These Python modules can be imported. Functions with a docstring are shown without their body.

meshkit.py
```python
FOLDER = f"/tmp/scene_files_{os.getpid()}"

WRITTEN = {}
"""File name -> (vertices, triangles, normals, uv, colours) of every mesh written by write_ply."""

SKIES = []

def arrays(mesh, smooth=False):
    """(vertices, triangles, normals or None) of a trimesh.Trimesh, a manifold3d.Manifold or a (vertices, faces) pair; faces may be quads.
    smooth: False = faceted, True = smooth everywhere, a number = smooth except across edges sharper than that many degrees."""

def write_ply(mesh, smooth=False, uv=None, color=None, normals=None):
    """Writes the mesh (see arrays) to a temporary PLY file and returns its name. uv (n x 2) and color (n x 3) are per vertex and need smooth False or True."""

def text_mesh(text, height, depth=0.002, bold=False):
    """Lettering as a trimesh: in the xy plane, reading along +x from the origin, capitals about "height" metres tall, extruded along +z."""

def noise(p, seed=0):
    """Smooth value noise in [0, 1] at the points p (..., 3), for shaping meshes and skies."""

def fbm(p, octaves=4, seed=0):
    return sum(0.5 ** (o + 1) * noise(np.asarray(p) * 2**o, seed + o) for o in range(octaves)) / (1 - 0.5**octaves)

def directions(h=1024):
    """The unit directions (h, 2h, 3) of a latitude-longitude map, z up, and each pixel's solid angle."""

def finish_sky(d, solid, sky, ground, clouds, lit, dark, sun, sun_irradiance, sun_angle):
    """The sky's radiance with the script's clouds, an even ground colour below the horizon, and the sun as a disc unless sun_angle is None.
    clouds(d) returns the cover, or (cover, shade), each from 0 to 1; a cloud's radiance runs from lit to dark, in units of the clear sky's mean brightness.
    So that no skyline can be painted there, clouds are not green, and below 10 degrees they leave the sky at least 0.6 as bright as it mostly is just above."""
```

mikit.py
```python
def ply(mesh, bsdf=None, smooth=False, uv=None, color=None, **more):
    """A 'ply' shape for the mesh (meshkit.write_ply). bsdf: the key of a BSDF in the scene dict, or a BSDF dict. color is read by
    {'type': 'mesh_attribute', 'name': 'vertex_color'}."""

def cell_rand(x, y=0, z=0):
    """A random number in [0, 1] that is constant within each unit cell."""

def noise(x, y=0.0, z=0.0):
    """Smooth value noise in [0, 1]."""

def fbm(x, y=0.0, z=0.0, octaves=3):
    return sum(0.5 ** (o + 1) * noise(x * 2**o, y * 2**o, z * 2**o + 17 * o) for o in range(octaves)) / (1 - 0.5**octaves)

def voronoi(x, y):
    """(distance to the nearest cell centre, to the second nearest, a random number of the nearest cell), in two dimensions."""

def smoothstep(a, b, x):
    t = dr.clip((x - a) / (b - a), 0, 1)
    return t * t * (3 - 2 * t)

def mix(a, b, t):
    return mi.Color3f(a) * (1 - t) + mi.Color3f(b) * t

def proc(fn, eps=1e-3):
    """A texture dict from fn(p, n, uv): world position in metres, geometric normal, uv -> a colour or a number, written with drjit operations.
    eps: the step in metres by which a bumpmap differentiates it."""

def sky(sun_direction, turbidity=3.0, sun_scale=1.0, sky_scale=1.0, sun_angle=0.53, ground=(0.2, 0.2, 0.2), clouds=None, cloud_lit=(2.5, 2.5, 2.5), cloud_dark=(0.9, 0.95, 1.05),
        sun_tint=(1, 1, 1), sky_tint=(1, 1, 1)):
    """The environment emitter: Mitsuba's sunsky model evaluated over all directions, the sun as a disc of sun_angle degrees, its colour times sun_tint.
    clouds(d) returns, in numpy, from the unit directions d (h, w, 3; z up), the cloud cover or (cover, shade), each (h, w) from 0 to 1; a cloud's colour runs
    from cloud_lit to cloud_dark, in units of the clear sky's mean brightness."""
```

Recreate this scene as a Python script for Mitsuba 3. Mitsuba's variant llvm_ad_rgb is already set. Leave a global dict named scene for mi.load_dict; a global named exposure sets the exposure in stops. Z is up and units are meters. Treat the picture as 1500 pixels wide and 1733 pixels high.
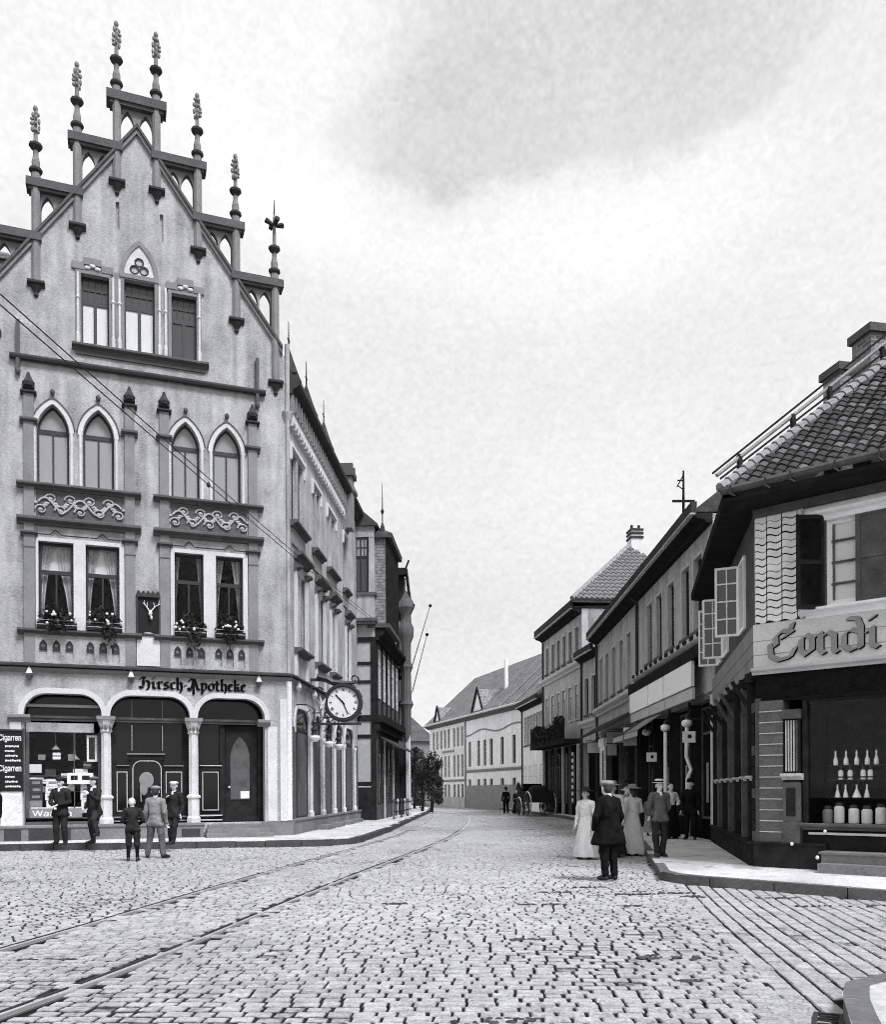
import math, random
import numpy as np, trimesh, mitsuba as mi, drjit as dr, mikit, meshkit
import manifold3d as m3
from shapely.geometry import Polygon, LineString, Point, box as sbox, MultiPoint
from shapely.ops import unary_union
from shapely import affinity
from mikit import proc, fbm, noise, cell_rand, smoothstep, voronoi
T4 = mi.ScalarTransform4f

# ------------------------------------------------------------------ camera, sky, exposure
exposure = 2.6
ROLL = math.radians(0.3)
scene, labels = {}, {}
scene['camera'] = {'type': 'perspective', 'fov': 53.1301, 'fov_axis': 'x', 'near_clip': 0.1, 'far_clip': 2000.0,
    'principal_point_offset_y': -0.2721,
    'to_world': T4().look_at(origin=[0, 0, 1.6], target=[0, 10, 1.6], up=[math.sin(ROLL), 0, math.cos(ROLL)])}

def clouds(d):
    q = d * np.array([3.0, 3.0, 4.5])
    n = meshkit.fbm(q + 3.1, 5, 4)
    n2 = meshkit.fbm(d * 1.7 + 9.2, 3, 11)
    band = meshkit.fbm(d * np.array([2.2, 2.2, 6.0]) + 5.0, 4, 21)
    grain = meshkit.noise(d * 420.0, 5) * .6 + meshkit.noise(d * 190.0, 6) * .4 - .5
    az, el = np.degrees(np.arctan2(d[..., 0], d[..., 1])), np.degrees(np.arcsin(d[..., 2]))
    def ss(a, b, x): t = np.clip((x - a) / (b - a), 0, 1); return t * t * (3 - 2 * t)
    n3 = meshkit.fbm(d * 11 + 2.0, 4, 31)
    w1, w2 = (n - .5) * 7 + (n3 - .5) * 7, (band - .5) * 8
    edge = 33.4 + .013 * (az - 5) ** 2          # a grey cloud with a bright lower rim stands over the street
    bank = ss(-.5, 1.3, el - edge + w1 * .8) * ss(-7, 1, az + w1 + w2) * (1 - ss(14, 34, az + w1 + w2))
    rim = np.exp(-((el - edge + 3.0 + w1 * .5) / 3.0) ** 2) * (1 - ss(8, 24, np.abs(az - 2)))
    s = .35 + np.clip((n * .6 + n2 * .4 - .42) * 3.0, 0, 1) * .14 + np.clip((band - .5) * 3, 0, 1) * .08 + .27 * grain
    s = s - .17 * rim - .12 * ss(-3, -8, az + w1) * ss(28, 34, el) + .17 * bank * (.5 + .6 * n + .6 * n3)
    return np.ones(n.shape), np.clip(s, 0, 1)

scene['sky_light'] = mikit.sky([.50, -.65, 1.2], turbidity=3, sun_scale=0.56, sun_angle=18, clouds=clouds,
    cloud_lit=(2.0, 2.0, 2.0), cloud_dark=(.62, .62, .625), sun_tint=(.82, 1.0, 1.40), ground=(.3, .3, .3))

# ------------------------------------------------------------------ materials (all greys: the photograph has no colour)
def C(v): return mi.Color3f(v, v, v)
def rgb(v): return {'type': 'rgb', 'value': [v, v, v]}
def diffuse(name, v, amp=.0, sc=3.0, fine=0.0):
    if amp or fine:
        def fn(p, n, uv):
            a = fbm(p.x * sc + 11, p.y * sc + 7, p.z * sc * .8, 3) - .5
            f = noise(p.x * 31, p.y * 31, p.z * 31) - .5
            return C(v * dr.clip(1 + 2 * amp * a + 2 * fine * f, .15, 2.2))
        tex = proc(fn)
    else:
        tex = rgb(v)
    scene[name] = {'type': 'twosided', 'b': {'type': 'diffuse', 'reflectance': tex}}
    return name
def princ(name, v, rough=.5, metal=0.0, spec=.5, **k):
    scene[name] = {'type': 'twosided', 'b': {'type': 'principled', 'base_color': rgb(v), 'roughness': rough, 'metallic': metal, 'specular': spec, **k}}
    return name
def stain(p, v, streak=.25, amp=.22, sc=1.6):
    a = fbm(p.x * sc, p.y * sc, p.z * sc, 4) - .5
    s = fbm(p.x * 5.0, p.y * 5.0, p.z * .45, 3) - .5
    g = noise(p.x * 24, p.y * 24, p.z * 24) - .5
    return C(v * dr.clip(1 + 2 * amp * a + 2 * streak * s + .42 * g, .2, 2))
PLASTER = 'plaster'
scene[PLASTER] = {'type': 'twosided', 'b': {'type': 'bumpmap', 'arbitrary': proc(lambda p, n, uv: .012 * fbm(p.x * 18, p.y * 18, p.z * 18, 2), eps=4e-3), 'scale': 1.0,
    'b': {'type': 'diffuse', 'reflectance': proc(lambda p, n, uv: stain(p, .39, .42, .30))}}}
scene['plaster_white'] = {'type': 'twosided', 'b': {'type': 'diffuse', 'reflectance': proc(lambda p, n, uv: stain(p, .74, .2, .12))}}
scene['plaster_grey'] = {'type': 'twosided', 'b': {'type': 'diffuse', 'reflectance': proc(lambda p, n, uv: stain(p, .42, .35, .25))}}
def brick_fn(p, n, uv):
    h = p.x * .8 + p.y
    row = dr.floor(p.z / .085)
    u = h / .26 + .5 * (row - 2 * dr.floor(row / 2))
    j = dr.minimum(u - dr.floor(u), 1 - (u - dr.floor(u))) * .26
    k = p.z / .085 - row
    jz = dr.minimum(k, 1 - k) * .085
    m = smoothstep(.002, .012, dr.minimum(j, jz))
    return C((.13 + .14 * cell_rand(dr.floor(u), row, 3)) * m + .34 * (1 - m)) * (.75 + .5 * fbm(p.x, p.y, p.z, 3))
scene['brick'] = {'type': 'twosided', 'b': {'type': 'diffuse', 'reflectance': proc(brick_fn)}}
STONE = diffuse('trim_stone', .115, .30, 2.2, .2)
LIGHT = diffuse('light_stone', .62, .16, 2.0, .12)
MID = diffuse('mid_stone', .24, .22, 2.5, .15)
PLINTH = diffuse('plinth_stone', .20, .35, 1.6, .2)
DARKTRIM = diffuse('dark_trim', .060, .3, 3, .15)
SLATEW = diffuse('white_slate', .84, .13, 5, .08)
WOODD = diffuse('dark_wood', .026, .5, 5, .2)
WOODM = diffuse('grey_wood', .10, .45, 4, .2)
WOODL = diffuse('pale_wood', .50, .2, 4, .1)
TILE = diffuse('roof_tile', .060, .45, 6, .2)
TILEF = diffuse('roof_tile_far', .17, .4, 2.5, .25)  # paler tone puts the fade of distance into the far roofs
TILED = diffuse('roof_tile_dark', .075, .5, 4, .2)
HIPT = diffuse('hip_tile_pale', .27, .25, 5, .2)
COBBLE = 'cobble_stone'
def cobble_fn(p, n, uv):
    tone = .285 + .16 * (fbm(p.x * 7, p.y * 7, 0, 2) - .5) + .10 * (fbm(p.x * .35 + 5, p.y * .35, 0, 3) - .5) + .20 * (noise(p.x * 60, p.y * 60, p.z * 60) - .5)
    soil_shade = smoothstep(-.024, -.011, p.z + .008 * (noise(p.x * 25, p.y * 25, 4) - .5))   # low flanks painted dark: joint earth plus shade between the setts
    return C(dr.clip(tone, .08, .7) * soil_shade + .03 * (1 - soil_shade))
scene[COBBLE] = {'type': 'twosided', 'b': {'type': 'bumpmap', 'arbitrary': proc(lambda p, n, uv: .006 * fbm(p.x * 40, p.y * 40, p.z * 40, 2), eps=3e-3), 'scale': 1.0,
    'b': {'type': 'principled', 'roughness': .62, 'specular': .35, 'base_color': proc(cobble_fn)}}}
DIRT = diffuse('street_dirt_brown', .06, .4, 9, .3)
JOINT = diffuse('joint_dirt', .025, .5, 3, .3)
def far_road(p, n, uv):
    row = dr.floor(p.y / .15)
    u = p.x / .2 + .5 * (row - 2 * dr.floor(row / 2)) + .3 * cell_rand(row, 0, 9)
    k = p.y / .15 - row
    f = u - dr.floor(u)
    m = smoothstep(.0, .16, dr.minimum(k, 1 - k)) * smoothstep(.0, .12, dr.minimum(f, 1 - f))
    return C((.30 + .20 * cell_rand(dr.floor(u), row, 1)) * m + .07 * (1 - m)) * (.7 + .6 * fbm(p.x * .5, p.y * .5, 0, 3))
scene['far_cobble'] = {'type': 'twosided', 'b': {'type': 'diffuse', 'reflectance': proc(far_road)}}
def pave_fn(p, n, uv):
    a = fbm(p.x * .9, p.y * .9, 0, 4) - .5
    g = noise(p.x * 22, p.y * 22, 0) - .5
    sp = smoothstep(.70, .80, fbm(p.x * 2.3 + 8, p.y * 2.3, 3, 3))
    return C(dr.clip((.50 + .36 * a + .13 * g) * (1 - .35 * sp), .08, .8))
scene['paving'] = {'type': 'twosided', 'b': {'type': 'diffuse', 'reflectance': proc(pave_fn)}}
KERB = diffuse('kerb_granite', .13, .3, 2.5, .25)
KERBD = diffuse('kerb_granite_dark', .085, .35, 2.5, .25)
DARKSTONE = diffuse('dark_rustic', .125, .35, 3, .2)
PALE = diffuse('pale_iron', .42, .2, 6)
IRON = princ('black_iron', .022, .45)
STEEL = princ('rail_steel', .92, .35, .8)
PANED = princ('pane_dark', .010, .06, 0, .35)
PANEG = princ('pane_grey', .30, .18, 0, .55)
PANEM = princ('pane_mid', .07, .08, 0, .6)
PANEW = princ('pane_curtained', .66, .25, 0, .4)
FRAMED = princ('frame_dark', .020, .5)
FRAMEW = princ('frame_white', .86, .5)
GLOBE = princ('milk_glass', .85, .25)
scene['glass'] = {'type': 'thindielectric', 'int_ior': 1.15}
LACE = diffuse('lace_curtain', .48, .3, 6, .2)
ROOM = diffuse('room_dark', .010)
LEAF = diffuse('leaf', .045, .5, 4, .3)
LEAF2 = diffuse('leaf_far', .042, .5, 2, .3)
PETAL = diffuse('petal', .75)
SKIN = princ('skin', .58, .6)
HAIR = princ('hair_dark', .03, .6)
BLACKC = diffuse('cloth_black', .012, .5, 9, .3)
DARKC = diffuse('cloth_dark', .030, .5, 9, .3)
GREYC = diffuse('cloth_grey', .24, .3, 9, .2)
MIDC = diffuse('cloth_mid', .12, .35, 9, .2)
WHITEC = diffuse('cloth_white', .70, .12, 9, .1)
STRAW = princ('straw', .62, .6)
SHOE = princ('shoe_leather', .012, .35)
BOARD = princ('sign_black', .010, .6, 0, .25)
PAINTW = princ('paint_white', .75, .5)
LETTER = diffuse('letter_black', .008)
SIGNGREY = diffuse('sign_letter_grey', .27, .2, 8, .1)
BOTTLE = princ('bottle_pale', .72, .18)
BOTTLED = princ('bottle_dark', .04, .12)
PAPER = diffuse('paper_white', .74, .1, 8)
PAPERM = diffuse('paper_grey', .24, .2, 8)
HORSE = diffuse('horse_coat', .035, .4, 6, .2)

# ------------------------------------------------------------------ helpers
class Fr:
    """A wall's own axes: s along the wall, q out of it, z up."""
    def __init__(s, o, d, flip=False, z=0.0):
        d = np.array(d, float); d /= np.linalg.norm(d)
        n = np.array([-d[1], d[0]]) * (-1 if flip else 1)
        s.o, s.d, s.n, s.flip, s.z = np.array(o, float), d, n, flip, z
    def w(s, v):
        v = np.asarray(v, float)
        return np.stack([s.o[0] + v[:, 0] * s.d[0] + v[:, 1] * s.n[0], s.o[1] + v[:, 0] * s.d[1] + v[:, 1] * s.n[1], v[:, 2] + s.z], 1)
    def pt(s, a, q, z): return s.w(np.array([[a, q, z]]))[0]
WORLD = Fr((0, 0), (1, 0))
def at(x, y, deg=0, z=0.0): return Fr((x, y), (math.cos(math.radians(deg)), math.sin(math.radians(deg))), z=z)

BOXF = np.array([[0, 2, 3], [0, 3, 1], [4, 5, 7], [4, 7, 6], [0, 1, 5], [0, 5, 4], [2, 6, 7], [2, 7, 3], [0, 4, 6], [0, 6, 2], [1, 3, 7], [1, 7, 5]])
def bx(s0, s1, q0, q1, z0, z1):
    v = np.array([[s, q, z] for s in (s0, s1) for q in (q0, q1) for z in (z0, z1)], float)
    return v, BOXF[:, ::-1]
def cat(ms):
    vs, fs, n = [], [], 0
    for v, f in ms:
        vs.append(v); fs.append(np.asarray(f) + n); n += len(v)
    return np.vstack(vs), np.vstack(fs)
def tm(m): return np.array(m.vertices), np.array(m.faces)
def polys(g):
    if g.is_empty: return []
    return [p for p in getattr(g, 'geoms', [g]) if p.geom_type == 'Polygon' and p.area > 1e-6]
def ext(g, q0, q1):
    """A polygon in (s, z) made solid from q0 to q1."""
    out = []
    for p in polys(g):
        m = trimesh.creation.extrude_polygon(p, abs(q1 - q0), engine='earcut')
        v = np.array(m.vertices)
        out.append((np.stack([v[:, 0], q1 - v[:, 2], v[:, 1]], 1), np.array(m.faces)))
    return cat(out)
def mould(prof, s0, s1, m0=0.0, m1=0.0):
    """A moulding: the outline prof of (q, z) drawn along s; m0, m1 mitre the ends (s shift per metre of q)."""
    p = np.array(prof, float); n = len(p)
    a = np.stack([s0 - m0 * p[:, 0], p[:, 0], p[:, 1]], 1); b = np.stack([s1 + m1 * p[:, 0], p[:, 0], p[:, 1]], 1)
    tri = np.array(trimesh.creation.triangulate_polygon(Polygon(p), engine='earcut')[1])
    i = np.arange(n); j = (i + 1) % n
    f = np.vstack([np.stack([i, j, j + n], 1), np.stack([i, j + n, i + n], 1), tri, tri[:, ::-1] + n])
    return np.vstack([a, b]), f
def cornice(z0, z1, out, s0, s1, m0=0.0, m1=0.0):
    h = z1 - z0
    return mould([(-.02, z0), (out * .35, z0), (out * .45, z0 + h * .3), (out * .8, z0 + h * .45), (out, z0 + h * .6), (out, z1 - h * .08), (out * .9, z1), (-.02, z1)], s0, s1, m0, m1)
def lathe(prof, c=(0, 0, 0), n=10, rot=0.0):
    """Outline of (radius, height) turned about a vertical axis at c."""
    p = np.array(prof, float); a = np.arange(n) * 2 * math.pi / n + rot
    v = np.concatenate([np.stack([r * np.cos(a) + c[0], r * np.sin(a) + c[1], np.full(n, z + c[2])], 1) for r, z in p])
    i, j = np.meshgrid(np.arange(len(p) - 1), np.arange(n), indexing='ij')
    A, B, D, E = i * n + j, i * n + (j + 1) % n, (i + 1) * n + (j + 1) % n, (i + 1) * n + j
    f = np.vstack([np.stack([A, B, D], -1).reshape(-1, 3), np.stack([A, D, E], -1).reshape(-1, 3)])
    k = len(v); v = np.vstack([v, [[c[0], c[1], p[0, 1] + c[2]], [c[0], c[1], p[-1, 1] + c[2]]]])
    jj = np.arange(n); top = (len(p) - 1) * n
    return v, np.vstack([f, np.stack([(jj + 1) % n, jj, np.full(n, k)], 1), np.stack([top + jj, top + (jj + 1) % n, np.full(n, k + 1)], 1)])
def tube(pts, r, n=6):
    p = np.asarray(pts, float); r = np.broadcast_to(np.asarray(r, float), (len(p),))
    t = np.gradient(p, axis=0); t /= np.linalg.norm(t, axis=1, keepdims=True) + 1e-12
    ref = np.where(np.abs(t[:, 2:]) < .9, [0, 0, 1.0], [1.0, 0, 0])
    a = np.cross(t, ref); a /= np.linalg.norm(a, axis=1, keepdims=True) + 1e-12
    b = np.cross(t, a); g = np.arange(n) * 2 * math.pi / n
    v = (p[:, None] + r[:, None, None] * (np.cos(g)[None, :, None] * a[:, None] + np.sin(g)[None, :, None] * b[:, None])).reshape(-1, 3)
    i, j = np.meshgrid(np.arange(len(p) - 1), np.arange(n), indexing='ij')
    A, B, D, E = i * n + j, i * n + (j + 1) % n, (i + 1) * n + (j + 1) % n, (i + 1) * n + j
    k = len(v); v = np.vstack([v, p[:1], p[-1:]]); jj = np.arange(n); top = (len(p) - 1) * n
    return v, np.vstack([np.stack([A, B, D], -1).reshape(-1, 3), np.stack([A, D, E], -1).reshape(-1, 3), np.stack([(jj + 1) % n, jj, np.full(n, k)], 1), np.stack([top + jj, top + (jj + 1) % n, np.full(n, k + 1)], 1)])
ICO = tm(trimesh.creation.icosphere(2)); ICO1 = tm(trimesh.creation.icosphere(1))
def ball(c, r, lo=False):
    v, f = ICO1 if lo else ICO
    return v * np.asarray(r, float) + np.asarray(c, float), f

used = {}
def key(name, parent=None):
    k = f'{parent}__{name}' if parent else name
    n = used.get(k, 0); used[k] = n + 1
    return k if n == 0 else f'{k}_{n:03d}'
def add(name, mesh, bsdf, fr=WORLD, parent=None, smooth=False, label=None, cat_=None, group=None, kind=None, **more):
    """ONE entry of the scene: mesh (or a list of meshes, joined) in the axes fr."""
    if isinstance(mesh, list): mesh = cat(mesh)
    v, f = mesh
    if fr.flip: f = np.asarray(f)[:, ::-1]
    k = key(name, parent)
    scene[k] = mikit.ply((fr.w(v), f), bsdf, smooth=smooth, **more)
    tag(k, label, cat_, group, kind)
    return k
def addeach(name, meshes, *a, **k):
    return [add(name, m, *a, **k) for m in meshes][-1]
def tag(k, label=None, cat_=None, group=None, kind=None):
    d = {a: b for a, b in (('label', label), ('category', cat_), ('group', group), ('kind', kind)) if b}
    if d: labels.setdefault(k, {}).update(d)
def thing(name, label, cat_, group=None):
    k = key(name); tag(k, label, cat_, group); return k
def pointed(s0, s1, z0, spring, apex):
    """A pointed-arch opening."""
    w = s1 - s0; m = (s0 + s1) / 2; h = apex - spring; R = (h * h + w * w / 4) / w
    a = [(s1 - R + R * math.cos(t), spring + R * math.sin(t)) for t in np.linspace(0, math.asin(min(1, h / R)), 8)]
    b = [(2 * m - x, y) for x, y in a[::-1]]
    return Polygon([(s0, z0), (s1, z0)] + a + b[1:])
def rounded(s0, s1, z0, z1, r):
    """An opening with its two upper corners rounded."""
    a = [(s1 - r + r * math.cos(t), z1 - r + r * math.sin(t)) for t in np.linspace(0, math.pi / 2, 8)]
    b = [(s0 + r - r * math.cos(t), z1 - r + r * math.sin(t)) for t in np.linspace(math.pi / 2, 0, 8)]
    return Polygon([(s0, z0), (s1, z0)] + a + b)
def window(parent, fr, P, q, vert=(), hor=(), bars=(), fw=.07, bw=.05, frame=FRAMED, pane=PANED, name='window', pane_hi=None, split=None, depth=.07):
    """A window in the opening P: a frame with bars (a part) and every pane (sub-parts)."""
    s0, z0, s1, z1 = P.bounds
    b = [sbox(x - bw / 2, z0, x + bw / 2, z1 if top is None else top) for x, top in vert] + [sbox(s0, z - h / 2, s1, z + h / 2) for z, h in hor] + [sbox(*x) for x in bars]
    inner = P.buffer(-fw, join_style=2)
    fr_poly = unary_union([P.difference(inner)] + [x.intersection(P) for x in b])
    k = add(name, ext(fr_poly, q - depth, q), frame, fr, parent)
    for g in polys(inner.difference(unary_union(b)) if b else inner):
        m = pane_hi if (pane_hi and split and g.centroid.y > split) else pane
        add('pane', ext(g, q - depth * .6, q - depth * .45), m, fr, k)
    return k
def nib(stroke, w=.26, ang=40, th=.05):
    """A broad-pen stroke as a polygon."""
    a = math.radians(ang); d = np.array([math.cos(a), math.sin(a)]) * w / 2; n = np.array([-math.sin(a), math.cos(a)]) * th / 2
    q = [d + n, d - n, -d - n, -d + n]
    hs = [MultiPoint([tuple(np.array(p) + k) for k in q] + [tuple(np.array(r) + k) for k in q]).convex_hull for p, r in zip(stroke[:-1], stroke[1:])]
    return unary_union(hs)
GLYPH = {
 'H': (1.0, [[(.0, 1.25), (.2, 1.5), (.5, 1.42)], [(.38, 1.45), (.30, 1.0), (.36, .5), (.08, .12)], [(.0, .25), (.1, .05), (.3, .12)], [(.36, .95), (.62, 1.1), (.82, .9), (.82, .15), (.6, -.25)]]),
 'i': (.5, [[(.06, .82), (.22, .98), (.22, .16), (.40, .04)], [(.16, 1.38), (.30, 1.50)]]),
 'r': (.58, [[(.06, .82), (.2, .98), (.2, .12), (.32, .02)], [(.22, .85), (.42, 1.0), (.52, .9)]]),
 's': (.62, [[(.52, .92), (.32, 1.0), (.14, .8), (.2, .6), (.48, .42), (.5, .18), (.3, .0), (.08, .1)]]),
 'c': (.55, [[(.14, .88), (.14, .2), (.30, .02), (.46, .12)], [(.14, .85), (.34, 1.0), (.46, .88)]]),
 'h': (.66, [[(.08, 1.5), (.16, 1.6), (.16, .1), (.26, .0)], [(.18, .8), (.38, 1.0), (.52, .82), (.54, .1), (.40, -.42)]]),
 '-': (.5, [[(.18, .55), (.26, .62)]]),
 'A': (1.1, [[(.0, 1.15), (.22, 1.5), (.55, 1.42)], [(.48, 1.4), (.36, .6), (.10, .0)], [(-.02, .28), (.06, -.02), (.22, -.05)], [(.56, 1.45), (.80, .5), (.86, .12), (1.02, .06)], [(.34, .7), (.8, .7)], [(.46, .6), (.48, -.6)]]),
 'p': (.7, [[(.04, .9), (.18, 1.05), (.18, -.5)], [(.18, .85), (.40, 1.0), (.56, .8), (.56, .25), (.36, .0), (.18, .1)]]),
 'o': (.66, [[(.34, 1.0), (.12, .78), (.12, .22), (.30, .0), (.54, .2), (.54, .8), (.34, 1.0)]]),
 't': (.52, [[(.2, 1.35), (.2, .15), (.34, .0), (.44, .08)], [(.02, .95), (.42, .95)]]),
 'e': (.58, [[(.14, .9), (.14, .2), (.30, .02), (.46, .12)], [(.14, .9), (.36, 1.0), (.46, .78), (.18, .5)]]),
 'k': (.64, [[(.08, 1.5), (.16, 1.6), (.16, .1), (.26, .0)], [(.2, .9), (.42, 1.02), (.5, .9)], [(.2, .55), (.44, .55), (.46, .15), (.58, .02)]]),
 'C': (1.16, [[(.95, 1.65), (.80, 1.15), (.55, 1.0)], [(.95, 1.25), (.55, 1.35), (.28, 1.05), (.30, .65), (.12, .52)], [(.05, .70), (.1, .1), (.42, -.12), (.85, -.02), (1.05, .42)]]),
 'n': (.92, [[(.05, .88), (.2, 1.0), (.2, .1), (.32, .0)], [(.22, .8), (.52, 1.0), (.7, .85), (.7, .1), (.82, .0)]]),
 'd': (.92, [[(.3, 1.55), (.62, 1.5), (.74, 1.1), (.74, .1)], [(.7, .85), (.42, 1.0), (.14, .78), (.14, .22), (.40, .0), (.72, .16)]]),
}
def blackletter(text, h, w=.26, ang=40, track=0.0):
    """Blackletter lettering as a polygon; x-height h, reading along +x from the origin."""
    x, out = 0.0, []
    for ch in text:
        if ch == ' ': x += .5; continue
        adv, st = GLYPH[ch]
        out.append(affinity.translate(unary_union([nib(k, w, ang) for k in st]), x, 0)); x += adv + track
    g = unary_union(out)
    return affinity.scale(g, h, h, origin=(0, 0)), x * h

# ------------------------------------------------------------------ the ground
def spline(pts, n):
    from scipy.interpolate import CubicSpline
    p = np.array(pts, float); t = np.r_[0, np.cumsum(np.linalg.norm(np.diff(p, axis=0), axis=1))]
    return CubicSpline(t, p)(np.linspace(0, t[-1], n))
def sweep(line, a, b, z0, z1):
    """A bar along a plan line, from a to b metres to its right."""
    p = np.asarray(line, float); t = np.gradient(p, axis=0); t /= np.linalg.norm(t, axis=1, keepdims=True)
    r = np.stack([t[:, 1], -t[:, 0]], 1); n = len(p)
    ring = [np.c_[p + r * o, np.full(n, z)] for o, z in ((a, z0), (b, z0), (b, z1), (a, z1))]
    v = np.stack(ring, 1).reshape(-1, 3)
    i, j = np.meshgrid(np.arange(n - 1), np.arange(4), indexing='ij'); k = (j + 1) % 4
    A, B, D, E = i * 4 + j, i * 4 + k, (i + 1) * 4 + k, (i + 1) * 4 + j
    f = np.vstack([np.stack([A, B, D], -1).reshape(-1, 3), np.stack([A, D, E], -1).reshape(-1, 3), [[0, 2, 1], [0, 3, 2], [4 * n - 4, 4 * n - 3, 4 * n - 2], [4 * n - 4, 4 * n - 2, 4 * n - 1]]])
    return v, f
def flat(g, z):
    """A polygon in plan as a sheet at height z."""
    out = []
    for p in polys(g):
        v, f = trimesh.creation.triangulate_polygon(p, engine='earcut')
        out.append((np.c_[np.array(v), np.full(len(v), z)], np.array(f)))
    return cat(out)
KL = [(-26, 22.5), (-12.2, 24.5), (-4.6, 25.6), (-3.4, 26.0), (-2.75, 26.9), (-2.5, 28.5), (-2.09, 34.8), (-1.6, 48), (-1.0, 63), (-1.0, 75), (-4, 96)]
KR = [(12, 6.3), (6.28, 12.57), (4.35, 14.68), (3.98, 15.2), (3.86, 15.8), (4.02, 16.6), (5.9, 27), (6.8, 42.8), (6.75, 50), (6.1, 58), (5.2, 66), (4.6, 74), (3.0, 84)]
KC = [(2.2, 4.2), (2.51, 5.46), (2.82, 6.28), (3.02, 6.66), (3.5, 7.0), (6.6, 8.15), (12, 10)]
ground = add('ground', flat(sbox(-400, -60, 400, 900), -.045), JOINT, kind='structure')
left_poly = Polygon(KL + [(-60, 96), (-60, 22)])
right_poly = Polygon(KR + [(60, 84), (60, 6)])
corner_poly = Polygon(KC + [(12, 2), (2.0, 2)])
road_poly = Polygon(KL + [(3.0, 96)] + KR[::-1] + [(12, 2), (-26, 2)]).buffer(0).difference(corner_poly)
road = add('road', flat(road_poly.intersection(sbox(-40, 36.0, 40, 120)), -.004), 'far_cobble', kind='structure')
RAIL_R = spline([(-5.0, 2.0), (-3.22, 6.38), (-2.49, 11.05), (-1.55, 18), (0.0, 28.6), (.95, 39), (1.42, 48), (1.45, 53), (1.0, 58.5), (-.2, 66)], 120)
RAIL_L = spline([(-6.4, 2.0), (-4.55, 8.96), (-4.02, 13.4), (-3.25, 19.5), (-2.28, 26.6), (-1.35, 35.5), (-.72, 46), (-.55, 54), (-.75, 59.5), (-2.0, 66.5)], 120)
ROADSIDE = LineString([(2.1, 4.4), (2.38, 6.05), (3.1, 10.6), (3.85, 15.6)])
rng = np.random.default_rng(7)
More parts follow.
